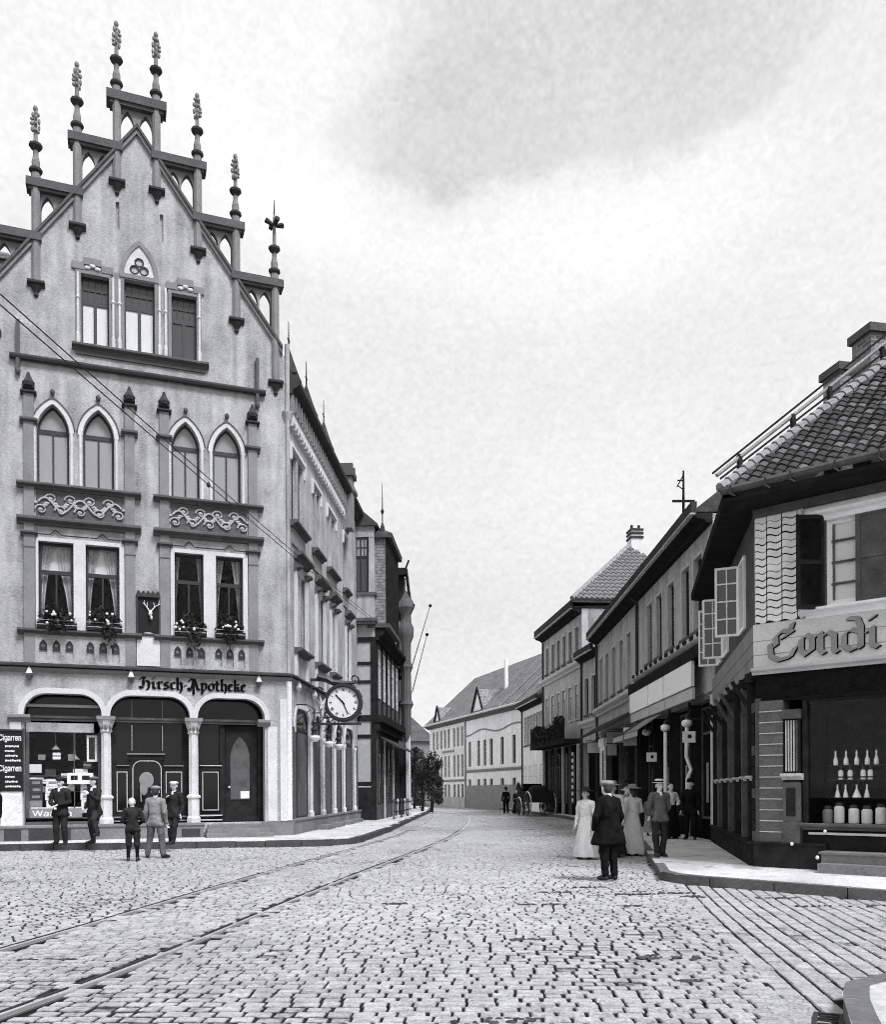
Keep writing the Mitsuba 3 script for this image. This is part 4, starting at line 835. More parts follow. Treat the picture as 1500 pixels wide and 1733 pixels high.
for j, (z0, z1) in enumerate(((3.88, 4.10), (4.108, 4.36), (4.368, 4.68))):
    add('fascia_board', bx(-.03, 9, -.02, .035 + .006 * j, z0, z1), LIGHT, CFR, ch)
    for i in range(3): add('fascia_board', bx(i * 2.8, i * 2.8 + 2.79, -.02, .035 + .006 * j, z0, z1), MID, CSR, ch)
add('fascia_moulding', cornice(3.74, 3.87, .10, -.06, 9), WOODL, CFR, ch)
g, wt = blackletter('Condi', .36, w=.23, ang=38); 
cut = affinity.scale(g, 1.94 / wt, 1.0, origin=(0, 0))
lk = add('sign_lettering', ext(affinity.translate(cut, .27, 4.02), .04, .075), SIGNGREY, CFR, ch, label='grey raised letters Condi on the white fascia')
add('letter_shade', ext(affinity.translate(cut, .287, 4.005).difference(affinity.translate(cut, .27, 4.02)), .04, .062), LETTER, CFR, lk)
# first floor window with shutters
add('window_sill', [cornice(4.72, 4.84, .16, .88, 2.9), bx(.95, 2.8, -.02, .06, 4.66, 4.72)], SLATEW, CFR, ch)
add('window_head', [cornice(6.42, 6.56, .14, .98, 2.9), bx(1.25, 2.6, -.02, .05, 6.38, 6.42)], SLATEW, CFR, ch)
k = window(ch, CFR, wo, -.06, vert=[(1.91, None)], hor=[(z, .02) for z in (5.24, 5.62, 6.0)], pane=PANEW, frame=FRAMEW, fw=.09, bw=.07)
add('glazing_bar', [bx(1.37, 1.9, -.07, -.045, z - .02, z + .02) for z in (5.24, 5.62, 6.0)] + [bx(1.39, 1.42, -.07, -.045, 4.95, 6.3)], WOODM, CFR, k)
add('curtain', [bx(1.4, 1.44, -.11, -.10, 4.9, 6.35)], LACE, CFR, k)
add('sash_post', bx(1.24, 1.30, -.02, .04, 4.84, 6.42), WOODM, CFR, ch)
hx = Fr(CFR.pt(1.27, .03, 0)[:2], CFR.pt(.93, .36, 0)[:2] - CFR.pt(1.27, .03, 0)[:2])
sh = add('shutter', ext(sbox(0, 4.80, .50, 6.48).difference(unary_union([sbox(.06, 4.88, .44, 5.6), sbox(.06, 5.68, .44, 6.40)])), -.02, .02), WOODD, hx, ch, label='open shutter coloured dark for shade, left of the first floor window')  # its shading is put into the colour, darker than the closed leaf
add('shutter_panel', bx(.05, .45, -.008, .008, 4.86, 6.42), BLACKC, hx, sh)
sh = add('shutter', ext(sbox(1.80, 4.86, 2.52, 6.42).difference(unary_union([sbox(1.88, 4.94, 2.44, 5.6), sbox(1.88, 5.68, 2.44, 6.34)])), -.02, .03), WOODM, CFR, ch, label='grey closed shutter over the right half of the first floor window')
add('shutter_panel', bx(1.86, 2.46, -.01, .012, 4.9, 6.38), WOODM, CFR, sh)
# eaves and roof
add('frieze_board', bx(-.02, 9, -.02, .06, 6.68, 6.84), WOODM, CFR, ch)
add('soffit', (np.array([[-.0, 0, 6.85], [9, 0, 6.85], [9, .6, 6.93], [-.345, .6, 6.93], [-.0, 0, 7.1], [9, 0, 7.1], [9, .6, 7.0], [-.345, .6, 7.0]], float), np.array([[0, 1, 2], [0, 2, 3], [4, 6, 5], [4, 7, 6], [3, 2, 6], [3, 6, 7]])), WOODD, CFR, ch)
gk = add('gutter', tube([(-.36, .66, 7.12), (9, .66, 7.12)], .075, 8), WOODM, CFR, ch, smooth=40)
for s in (-.15, .5, .95, 1.7, 2.4): add('gutter_bracket', [bx(s - .015, s + .015, .55, .75, 7.0, 7.03), bx(s - .015, s + .015, .73, .76, 7.0, 7.16)], IRON, CFR, gk)
TP = .86; CX_, CQ = .495, .869
rt = Polygon([(-.345, 0), (9, 0), (9, 6), (-.345 + 6 / .869 / math.hypot(1, TP) * .495 * 1.0, 6)])
def roofpt(s, l, up=0.0):
    """A point of the front roof: s along the eaves, l metres up the slope, up metres off the surface."""
    c, n = 1 / math.hypot(1, TP), TP / math.hypot(1, TP)
    return (s, .62 - l * c + up * n, 7.14 + l * n + up * c)
def hip_s(l): return -.345 + (CX_ / CQ) * l / math.hypot(1, TP)
rv = np.array([roofpt(-.345, 0), roofpt(9, 0), roofpt(9, 6), roofpt(hip_s(6), 6)])
rf = add('roof', (np.vstack([rv, rv + [0, 0, -.06]]), np.array([[0, 1, 2], [0, 2, 3], [4, 6, 5], [4, 7, 6], [0, 4, 5], [0, 5, 1]])), TILED, CFR, ch)
def pantile(s, l, w=.225, h=.25):
    n = 7; x = np.linspace(0, 1, n)
    u = .038 + .034 * np.cos(x * 2 * math.pi + 2.4); jit = rs.normal(0, .012); tl = rs.normal(0, .012); u = u + rs.normal(0, .004)
    P0 = np.array([roofpt(s + (xx - .5) * (w + .03), l + jit, uu + .030) for xx, uu in zip(x, u)])
    P1 = np.array([roofpt(s + (xx - .5) * (w + .03), l + h + tl, uu * .9) for xx, uu in zip(x, u)])
    P2 = np.array([roofpt(s + (xx - .5) * (w + .03), l + jit, max(uu - .005, 0)) for xx, uu in zip(x, u)])
    f = []
    for i in range(n - 1): f += [[i, i + 1, n + i + 1], [i, n + i + 1, n + i], [2 * n + i, 2 * n + i + 1, i + 1], [2 * n + i, i + 1, i]]
    return np.vstack([P0, P1, P2]), np.array(f)
tiles = []
for j in range(26):
    for i in range(38):
        s, l = -.3 + i * .225, -.02 + j * .205
        if s > hip_s(l) + .05: tiles.append((s, l))
tiles.sort(key=lambda t: (t[0] > 2.5 + .3 * t[1], t[1]))
for s, l in tiles[:270]: add('roof_tile', pantile(s, l), TILE if rs.random() < .78 else DARKSTONE, CFR, rf)
add('roof_tiling', [pantile(s, l) for s, l in tiles[270:]], TILE, CFR, rf, kind='stuff')
for j in range(30):
    l0, l1 = j * .2 - .02, j * .2 + .215
    a, b = np.array(roofpt(hip_s(l0) - .02, l0, .06)), np.array(roofpt(hip_s(l1) - .02, l1, .035))
    add('hip_tile', tube([a, a * .5 + b * .5, b], [.115, .11, .10], 8), HIPT, CFR, rf, smooth=40)
def hoff(l, dz, ds): p = np.array(roofpt(hip_s(l), l, 0)); return p + [ds, 0, dz]
add('verge_board', [tube([hoff(.1, .28, -.20), hoff(6, .34, -.34)], .04, 6)], HIPT, CFR, rf)
add('verge_rail', [tube([hoff(.1, .34, -.28), hoff(6, .46, -.46)], .022, 5), tube([hoff(.1, .20, -.13), hoff(6, .22, -.20)], .022, 5)], WOODD, CFR, rf)
for l in (.5, 1.9, 2.9, 4.4): add('verge_block', tube([hoff(l, .05, -.05), hoff(l + .25, .30, -.25)], .06, 5), WOODD, CFR, rf)
# street-side plane of the roof
b = np.array([.952, .307]); E = np.array([5.25, 16.49])
ev = []
for t in (0, 4.6):
    ev.append(np.r_[E + b * t, 7.14 + t * .866 * TP])
dS = np.array([.2055, .979])
ev = [ev[0], np.r_[E + dS * 8.6, 7.14], np.r_[E + b * 4.6 + dS * 4.5, ev[1][2]], ev[1]]
ev = np.array(ev)
add('street_roof', (np.vstack([ev, ev - [0, 0, .05]]), np.array([[0, 1, 2], [0, 2, 3], [4, 6, 5], [4, 7, 6], [0, 5, 4], [0, 1, 5]])), TILED, WORLD, ch)
for x, y, w, z0, z1, lb in ((9.25, 19.0, .26, 8, 11.35, 'upper chimney'), (9.25, 20.3, .34, 8, 11.15, 'lower chimney')):
    c = add('chimney', bx(-w, w, -.3, .3, z0, z1), 'brick', at(x, y, 12), ch)
    add('chimney_cap', bx(-w - .07, w + .07, -.37, .37, z1 - .14, z1 + .03), STONE, at(x, y, 12), c)
# side wall, open casements
sw_ = [sbox(1.55, 4.9, 2.43, 6.4), sbox(4.7, 4.9, 5.7, 6.4), sbox(6.3, 4.9, 7.1, 6.4)]
add('side_wall', ext(sbox(-.02, 3.8, 8.3, 7.0).difference(unary_union(sw_)), -.3, -.02), WOODM, CSR, ch)
add('side_eaves', [(np.array([[0, 0, 6.85], [8.4, 0, 6.85], [8.4, .6, 6.93], [-.345, .6, 6.93], [0, 0, 7.12], [8.4, 0, 7.12], [8.4, .62, 7.08], [-.345, .62, 7.08]], float), np.array([[0, 1, 2], [0, 2, 3], [4, 6, 5], [4, 7, 6], [3, 2, 6], [3, 6, 7]]))], WOODD, CSR, ch)
for P in sw_:
    x0, z0, x1, z1 = P.bounds
    add('window', ext(P.difference(P.buffer(-.06)), -.2, .03), FRAMEW, CSR, ch); add('window_room', bx(x0, x1, -.32, -.3, z0, z1), ROOM, CSR, ch)
    sf = Fr(CSR.pt(x1, .02, 0)[:2], CSR.n + .25 * CSR.d)
    ca = window(ch, sf, sbox(0, z0, .5, z1), .0, hor=[(z0 + .38 * i, .03) for i in (1, 2, 3)], vert=[(.25, None)], pane=PANEM, frame=FRAMEW, fw=.05, bw=.025, depth=.05, name='casement')
# ground floor of the shop
gk = add('corner_pier', bx(.10, .50, -.30, .02, .6, 3.25), WOODD, CFR, ch)
for j in range(13): add('rustic_block', bx(.08, .52, -.30, .05, .615 + j * .203, .80 + j * .203), DARKSTONE, CFR, gk)
add('rustic_joint', [bx(.08, .52, -.02, .062, .797 + j * .203, .612 + (j + 1) * .203) for j in range(12)], WOODL, CFR, gk, kind='stuff')
add('corner_post', bx(-.02, .09, -.25, .0, .6, 3.3), WOODM, CFR, ch)
for j in range(13): add('rustic_block', bx(.06, .42, -.2, .03, .615 + j * .203, .80 + j * .203), WOODD if j % 4 else WOODM, CSR, gk)
pl = add('pilaster', [bx(.55, .82, -.2, .05, .6, 3.05)], WOODD, CFR, ch)
for i in range(5): add('flute', bx(.575 + i * .048, .598 + i * .048, .04, .075, 1.92, 2.85), WOODL if i < 4 else WOODM, CFR, pl)
add('capital', [bx(.53, .84, -.05, .10, 2.88, 3.05)], WOODM, CFR, pl); add('ledge', cornice(1.76, 1.88, .14, .5, .88), WOODL, CFR, pl)
add('pedestal', [bx(.54, .83, -.05, .11, 1.0, 1.72), bx(.52, .85, -.05, .13, .62, 1.0)], WOODM, CFR, pl)
add('pedestal_panel', bx(.6, .77, .10, .118, 1.1, 1.62), WOODD, CFR, pl)
add('shadow_lintel', [bx(-.02, 9, -.3, -.03, 3.28, 3.8), bx(.1, 9, -.05, .02, 3.22, 3.27)], BLACKC, CFR, ch)  # black colour stands in for the shadow over the shop window
add('stall_riser', [bx(.1, 9, -.3, -.02, .15, .86)], WOODD, CFR, ch)
add('shop_ledge', [cornice(.86, .98, .16, .85, 9)], WOODM, CFR, ch); add('shop_ledge', [bx(1.0, 9, -.02, .12, .78, .82)], WOODL, CFR, ch)
sw2 = add('shop_window', [bx(.86, .93, -.12, .0, .98, 3.28), bx(2.36, 2.44, -.12, .0, .98, 3.28), bx(.86, 9, -.12, -.02, 3.18, 3.28)], WOODD, CFR, ch)
add('pane', bx(.93, 2.36, -.09, -.085, .98, 3.18), 'glass', CFR, sw2); add('pane', bx(2.44, 5, -.09, -.085, .98, 3.18), PANED, CFR, sw2)
add('display_floor', [bx(.85, 5, -1.4, -.12, .9, .97), bx(.85, 5, -1.5, -1.4, .9, 3.4), bx(.84, .85, -1.5, -.1, .9, 3.3), bx(.85, 5, -1.5, -.3, 3.3, 3.4)], BLACKC, CFR, ch)
add('glass_shelf', [bx(1.2, 2.36, -.40, -.22, z - .012, z) for z in (2.02, 1.76, 1.44)], WOODD, CFR, ch)
add('plinth', [bx(-.02, 1.3, -.3, .10, .12, .58), bx(-.02, 1.3, -.3, .13, .58, .62)], WOODD, CFR, ch)
stp = add('doorstep', [bx(1.33, 3.6, .0, .42, .12, .46)], MID, CFR, ch); add('tread', bx(1.3, 3.6, .0, .47, .46, .50), PLINTH, CFR, stp); add('tread', bx(1.36, 3.6, .42, .70, .12, .31), PLINTH, CFR, stp)
for q, z in ((.16, .60), (.14, .84), (.52, .40)): add('bollard_knob', ball((.72 if z == .60 else 1.3, q, z), (.03, .03, .035)), PAINTW, CFR, ch)
# bottles and jars in the window
rows = [('bottle', 2.01, (1.34, 1.52, 1.70, 1.88, 2.03), 'slim pale bottle on the top shelf of the right-hand shop window', 'bottles on the top shelf'),
        ('bottle', 1.75, (1.43, 1.59, 1.81, 1.93), 'banded bottle on the second shelf of the right-hand shop window', 'bottles on the second shelf'),
        ('flask', 1.43, (1.37, 1.51, 1.70, 1.87), 'pale conical flask on the third shelf of the right-hand shop window', 'flasks on the third shelf'),
        ('jar', .98, (1.20, 1.40, 1.65, 1.87, 2.10), 'white jar standing on the sill of the right-hand shop window', 'jars on the window sill')]
for kind_, z, xs, lb, gr in rows:
    for i, s in enumerate(xs):
        place = ('leftmost ' if i == 0 else '') ; n_ = ('first', 'second', 'third', 'fourth', 'fifth')[i]
        t = thing(kind_, f'{n_} {lb}', kind_, gr); c = (s, -.3, z)
        if '2.01' in str(z): add('glass', lathe([(.035, 0), (.042, .02), (.042, .10), (.014, .17), (.014, .26)], c, 10), BOTTLE, CFR, t, smooth=40); add('cork', lathe([(.011, .26), (.011, .29)], c, 6), WOODM, CFR, t)
        elif z == 1.75: add('glass', lathe([(.04, 0), (.042, .02), (.042, .15), (.015, .2), (.015, .25)], c, 10), BOTTLED, CFR, t, smooth=40); add('label', lathe([(.0435, .0), (.0435, .04)], c, 10), PAPER, CFR, t); add('label', lathe([(.0435, .07), (.0435, .15), (.03, .18)], c, 10), PAPER, CFR, t)
        elif z == 1.43: w = (.05, .045, .075, .05)[i]; add('glass', lathe([(w, 0), (w, .03), (.014, .17), (.014, .24)], c, 10), BOTTLE, CFR, t, smooth=40)
        else: h = (.3, .36, .32, .31, .34)[i]; add('body', lathe([(.085, 0), (.09, .02), (.09, h - .08), (.06, h - .05)], c, 12), PAPER if i else MID, CFR, t, smooth=40); add('lid', lathe([(.065, h - .05), (.07, h - .04), (.07, h), (.02, h + .02)], c, 10), BOTTLED, CFR, t)
# ground floor on the street side
add('side_shop', [bx(.0, 8.3, -.9, -.7, .15, 3.8)], BLACKC, CSR, ch)
add('side_plinth', [bx(.1, 8.3, -.7, .12, .12, .56), bx(.1, 8.3, -.3, .16, .56, .61)], WOODD, CSR, ch)
for i, s in enumerate((.75, 1.75, 3.0, 4.3, 5.6, 6.9, 8.1)):
    k = add('shop_post', bx(s - .09, s + .09, -.2, .06, .6, 3.8), WOODM if i % 2 else WOODD, CSR, ch)
    add('ring', cornice(1.76, 1.86, .10, s - .14, s + .14), WOODL, CSR, k); add('bracket', tube([(s, .05, 3.2), (s, .35, 3.72)], .045, 5), WOODM if i in (2, 3) else WOODD, CSR, k)
for a, b_ in zip((.84, 1.84, 3.09, 4.39, 5.69), (1.66, 2.91, 4.21, 5.51, 6.81)): add('side_pane', bx(a, b_, -.16, -.15, .62, 3.7), PANED, CSR, ch)
add('jetty_beam', [bx(-.0, 8.3, -.9, .04, 3.66, 3.85)], BLACKC, CSR, ch)
for i in range(9): add('joist_end', bx(.2 + i * .95, .36 + i * .95, .0, .16, 3.64, 3.8), WOODD, CSR, ch)
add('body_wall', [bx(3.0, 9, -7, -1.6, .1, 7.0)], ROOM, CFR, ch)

# ------------------------------------------------------------------ the row behind it
R2F = Fr((7.65, 25), (.02, 1))
def row_house(name, lab, fr, a, b, z_eave, wins, wz, wall, pane=PANED, frame=FRAMED, gut=.5, gut_h=.34, ledge=None, pipe=True, shop=4.2, zb=.1, rise=3.3):
    h = thing(name, lab, 'house')
    ops = [sbox(x - w / 2, wz[0], x + w / 2, wz[1]) for x, w in wins]
    add('wall', ext(sbox(a, shop, b, z_eave).difference(unary_union(ops)), -.35, 0), wall, fr, h)
    add('body_wall', bx(a, b, -7, -.36, zb, z_eave), ROOM, fr, h)
    for P in ops:
        x0, z0, x1, z1 = P.bounds
        window(h, fr, P, -.12, vert=[((x0 + x1) / 2, z1 - .55)], hor=[(z1 - .58, .07)], pane=pane, frame=frame, fw=.06)
        add('jamb', ext(P.buffer(.10, join_style=2).difference(P), -.02, .035), WOODL if wall != 'plaster_white' else MID, fr, h)
        add('sill', bx(x0 - .1, x1 + .1, -.02, .12, z0 - .1, z0), STONE, fr, h)
    e = add('eaves', [cornice(z_eave - .25, z_eave + .02, gut, a, b)], WOODD, fr, h)
    add('gutter', [bx(a, b, gut - .06, gut + .1, z_eave + .02, z_eave + gut_h)], DARKTRIM, fr, e); add('gutter_lip', bx(a, b, gut - .02, gut + .13, z_eave - .02, z_eave + .02), WOODL, fr, e)
    add('roof', mould([(gut, z_eave + .05), (gut, z_eave + .12), (-3.6, z_eave + rise), (-7, z_eave + .1), (-7, z_eave)], a, b), TILED, fr, h)
    if ledge: add('ledge', [cornice(ledge, ledge + .38, .30, a, b)], WOODL, fr, h)
    if pipe: add('downpipe', tube([(b - .08, .08, .3), (b - .08, .08, z_eave - .3), (b - .08, gut, z_eave + .05)], .06, 6), IRON, fr, h)
    return h
h2 = row_house('draper_house', 'house with deep eaves and white shop fascia next to the right corner shop', R2F, 0, 10.5, 9.38, [(s, .95) for s in (1.5, 2.95, 4.9, 6.7, 8.3)], (6.35, 8.55), 'plaster_grey', ledge=5.75)
add('sill_band', [bx(.2 + i * .8, .55 + i * .8, .28, .34, 6.0, 6.1) for i in range(13)], WOODD, R2F, h2, kind='stuff')
add('soffit', bx(0, 10.5, -.1, .42, 5.37, 5.72), WOODD, R2F, h2)
for a, b_ in ((.9, 4.4), (4.5, 6.8), (6.9, 10.3)):
    k = add('fascia_panel', bx(a, b_, .30, .40, 4.62, 5.36), PAINTW, R2F, h2); add('valance', bx(a, b_, .28, .36, 4.25, 4.58), WOODL, R2F, k)
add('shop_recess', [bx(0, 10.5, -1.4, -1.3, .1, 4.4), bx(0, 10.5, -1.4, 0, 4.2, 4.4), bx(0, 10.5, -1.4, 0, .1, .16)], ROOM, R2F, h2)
for s in (.15, 2.6, 5.2, 7.8, 10.3): add('shop_pier', bx(s - .14, s + .14, -.4, .02, .1, 4.3), WOODD if s > .2 else WOODL, R2F, h2)
for a, b_ in ((.4, 2.4), (2.9, 5.0), (5.4, 7.6), (8.0, 10.1)):
    w_ = window(h2, R2F, sbox(a, .7, b_, 4.1), -.3, vert=[((a + b_) / 2, 3.3)], hor=[(3.3, .08)], pane=PANED, fw=.08, frame=WOODM, name='shop_window')
    add('display_card', [bx(a + .25 + .45 * i, a + .5 + .45 * i, -.29, -.28, 1.2 + .3 * (i % 2), 1.6 + .4 * (i % 3)) for i in range(3)], PAPERM, R2F, w_, kind='stuff')
h3 = row_house('narrow_window_house', 'grey brick row house with five tall narrow windows, beyond the white fascia', R2F, 10.5, 21.0, 9.38, [(s, .85) for s in (12.4, 14.2, 16.1, 18.0, 19.8)], (6.0, 8.2), 'plaster_grey', pane=PANED, ledge=5.35)
add('shop_recess', [bx(10.5, 21, -1.0, -.9, .1, 4.4), bx(10.5, 21, -1.4, 0, 4.1, 4.5)], ROOM, R2F, h3)
add('shop_awning', mould([(0, 4.9), (0, 4.8), (1.1, 4.15), (1.1, 4.25)], 11, 20.5), DARKTRIM, R2F, h3)
for i, s in enumerate((10.7, 12.6, 14.6, 16.6, 18.6, 20.8)): add('shop_pier', bx(s - .12, s + .12, -.4, .04, .1, 4.3), WOODD if i % 2 else WOODM, R2F, h3)
for a, b_ in ((10.85, 12.4), (12.8, 14.4), (14.8, 16.4), (16.8, 18.4), (18.8, 20.6)):
    w_ = window(h3, R2F, sbox(a, .75, b_, 4.0), -.2, vert=[((a + b_) / 2, 3.2)], hor=[(3.2, .08), (3.6, .03)], pane=PANED, fw=.07, frame=WOODM, name='shop_window')
    add('display_card', [bx(a + .2 + .4 * i, a + .45 + .4 * i, -.19, -.18, 1.0 + .4 * (i % 2), 1.5 + .5 * ((i + 1) % 2)) for i in range(3)], PAPERM, R2F, w_, kind='stuff')
for i, (s, z, w, h, lb) in enumerate(((9.2, 3.3, .5, .7, 'small pale shop sign projecting beyond the last globe lamp'), (11.9, 3.55, .7, .45, 'grey shop sign projecting below the dark awning'), (13.6, 3.1, .4, .8, 'narrow upright shop sign beside the white framed sign board'), (18.2, 3.4, .6, .5, 'farthest small shop sign on the narrow windowed house'))):
    t = thing('projecting_sign', lb, 'sign'); add('board', bx(s - .03, s + .03, .35, .35 + w, z, z + h), (PAPER, PAPERM, PALE, PAPER)[i], R2F, t); add('edge', [bx(s - .04, s + .04, .33, .37 + w, z + h, z + h + .05), bx(s - .04, s + .04, .33, .37 + w, z - .05, z)], IRON, R2F, t); add('arm', tube([(s, 0, z + h + .12), (s, .4 + w, z + h + .12)], .02, 5), IRON, R2F, t)
for s0, s1, lb, mt in ((5.3, 7.7, 'striped canvas awning let down over the second white fascia shop', PAPERM), (8.0, 10.2, 'dark canvas awning next to the brick row house', DARKTRIM)):
    t = thing('canvas_awning', lb, 'awning'); add('canvas', mould([(.3, 4.2), (.3, 4.16), (1.1, 3.62), (1.1, 3.66)], s0, s1), mt, R2F, t); add('valance', [bx(s0 + i * .3, s0 + i * .3 + .27, 1.09, 1.11, 3.44, 3.64) for i in range(int((s1 - s0) / .3))], PALE, R2F, t, kind='stuff'); add('rod', tube([(s0, 1.1, 3.63), (s1, 1.1, 3.63)], .02, 5), IRON, R2F, t)
cr = thing('shop_sign_board', 'white framed upright sign board hanging outside the narrow windowed house', 'sign')
add('frame', ext(sbox(15.2, 1.9, 16.5, 3.6).difference(sbox(15.35, 2.05, 16.35, 3.4)), .55, .62), PAINTW, R2F, cr); add('panel', bx(15.35, 16.0, .56, .6, 2.05, 3.4), BOARD, R2F, cr); add('panel', bx(16.0, 16.35, .56, .6, 2.05, 3.4), PAPER, R2F, cr)
add('hanger', [bx(15.1, 16.6, .5, .68, 3.6, 3.95), tube([(15.8, .58, 3.9), (15.8, .0, 4.2)], .03, 5)], PAINTW, R2F, cr)
R3F = Fr((8.09, 47), (-1.13, 11))
h3b = row_house('low_row_house', 'low row house squeezed before the tall corniced house on the right', R3F, -.9, 2.6, 8.9, [(.2, .8), (1.6, .8)], (5.7, 7.7), 'plaster_grey', ledge=5.0, gut=.4, rise=.5)
h4 = row_house('corniced_house', 'tall three storey house with big cornice and tiled hip roof in the right row', R3F, 2.62, 12.6, 11.75, [(s, .75) for s in (3.7, 5.2, 6.7, 8.2, 9.7, 11.4)], (9.2, 10.9), 'plaster_grey', gut=.55, gut_h=.45, ledge=8.5, shop=.1, rise=.25)
for s in (3.7, 5.2, 6.7, 8.2, 9.7, 11.4):
    P = sbox(s - .38, 5.7, s + .38, 7.6); window(h4, R3F, P, .02, vert=[(s, 7.0)], hor=[(7.0, .06)], pane=PANED, fw=.06)
    add('jamb', ext(P.buffer(.12, join_style=2).difference(P), -.02, .06), WOODL, R3F, h4)
add('gable_wall', bx(2.62, 2.9, -7, 0, 8, 11.75), WOODL, R3F, h4)
hv = np.array([[2.4, .6, 12.2], [12.8, .6, 12.2], [12.8, -8.5, 12.2], [2.4, -8.5, 12.2], [6.6, -4, 16.3], [9, -4, 16.3], [2.4, .6, 12.05], [2.4, -8.5, 12.05]], float)
hr = add('hip_roof', (hv, np.array([[0, 1, 5], [0, 5, 4], [1, 2, 5], [2, 3, 4], [2, 4, 5], [3, 0, 4], [0, 3, 7], [0, 7, 6]])), TILED, R3F, h4)
tl = []
for j in range(15):
    f0, f1 = j / 15, (j + 1) / 15
    for i in range(30):
        q = .55 - 9.0 * (i + .5) / 30; lim = min(.6 - 4.6 * f0, 99), -8.5 + 4.5 * f0
        if lim[1] + .1 < q < lim[0] - .1:
            p = lambda f_, qq, up: np.array([2.4 + 4.2 * f_ - .08 * up, qq, 12.2 + 4.1 * f_ + .08 * up])
            v = [p(f0, q - .15, .9), p(f0, q, 1.9), p(f0, q + .13, .5), p(f1 + .01, q - .15, .3), p(f1 + .01, q, 1.1), p(f1 + .01, q + .13, .1), p(f0, q - .15, 0), p(f0, q + .13, 0)]
            tl.append((np.array(v), np.array([[0, 1, 4], [0, 4, 3], [1, 2, 5], [1, 5, 4], [0, 6, 1], [1, 6, 7], [1, 7, 2]])))
for t_ in tl[:280]: add('roof_tile', t_, MID, R3F, hr)
add('hip_tile', [tube([(2.4, .6, 12.25), (6.6, -4, 16.4)], .16, 6)], HIPT, R3F, hr); add('ridge', tube([(6.6, -4, 16.4), (9, -4, 16.4)], .16, 6), HIPT, R3F, hr)
c = add('chimney', bx(6.7, 7.5, -4.9, -4.2, 15.6, 17.5), 'plaster_white', R3F, h4); add('chimney_band', [bx(6.64, 7.56, -4.96, -4.14, z, z + .12) for z in (16.95, 17.2, 17.42)], DARKTRIM, R3F, c); 
for q in (-4.8, -4.35): add('chimney_pot', lathe([(.1, 17.5), (.08, 17.85)], (7.1, q, 0), 6), DARKTRIM, R3F, c)
h6 = row_house('end_row_house', 'last low house of the right row before the white building', R3F, 12.65, 20.0, 7.75, [(s, .6) for s in (13.4, 14.5, 15.6, 16.7, 17.8, 18.9)], (4.9, 6.9), 'plaster_white', gut=.45, pipe=True, shop=.1, frame=FRAMEW)
for s in (13.6, 15.4, 17.2, 19.0): window(h6, R3F, sbox(s - .5, 1.0, s + .5, 3.4), .02, vert=[(s, None)], hor=[(2.6, .06)], pane=PANEM, frame=WOODL)
blc = add('balcony', [bx(3.0, 12.4, -.1, 1.0, 4.25, 4.5)], WOODD, R3F, h4)
add('balcony_rail', [bx(3.0, 12.4, .92, .98, 5.30, 5.38), bx(3.0, 12.4, .92, .98, 4.5, 4.6)] + [bx(3.0 + i * .23, 3.1 + i * .23, .92, .97, 4.5, 5.35 + .3 * (i % 8 == 0)) for i in range(41)], WOODD, R3F, blc)
add('balcony_plant', [leaves(420, (7.5, .95, 5.15), (4.8, .25, .40), 301, .13, .5, rim=.1), leaves(160, (4.4, .95, 5.5), (1.2, .25, .4), 302, .12), leaves(160, (10.4, .95, 5.4), (1.5, .25, .35), 303, .12)], LEAF2, R3F, blc, kind='stuff')
add('shop_recess', [bx(2.7, 12.5, .02, .06, .1, 4.2)], BLACKC, R3F, h4)
for i in range(6): add('shop_pier', bx(3.0 + i * 1.8, 3.2 + i * 1.8, .05, .2, .1, 4.2), WOODL if i in (0, 2, 5) else WOODM, R3F, h4)
for s in (4.6, 6.4, 8.2, 10.0): window(h4, R3F, sbox(s - .55, .8, s + .75, 3.8), .1, vert=[(s + .1, 3.0)], hor=[(3.0, .07)], pane=PANED, frame=WOODM, fw=.07, name='shop_window')
add('lattice_strip', [bx(3.9, 4.2, .2, .24, z, z + .22) for z in np.arange(.9, 3.6, .38)], PAPER, R3F, h4, kind='stuff')
# mast on the roof
ms = thing('roof_mast', 'thin wire mast with crossarm on the roof of the white fascia house', 'mast')
add('mast', tube([(0, 0, 9.6), (0, 0, 12.45)], [.07, .03], 6), WOODD, at(8.25, 30.2), ms); add('crossarm', [bx(-.38, .38, -.03, .03, 11.38, 11.45)], WOODD, at(8.25, 30.2), ms); add('stay', [tube([(0, 0, 12.3), (-.22, 0, 11.9)], .02, 4), tube([(-.2, 0, 11.95), (.0, 0, 11.8)], .02, 4), bx(-.2, .0, -.02, .02, 12.1, 12.14)], WOODD, at(8.25, 30.2), ms)
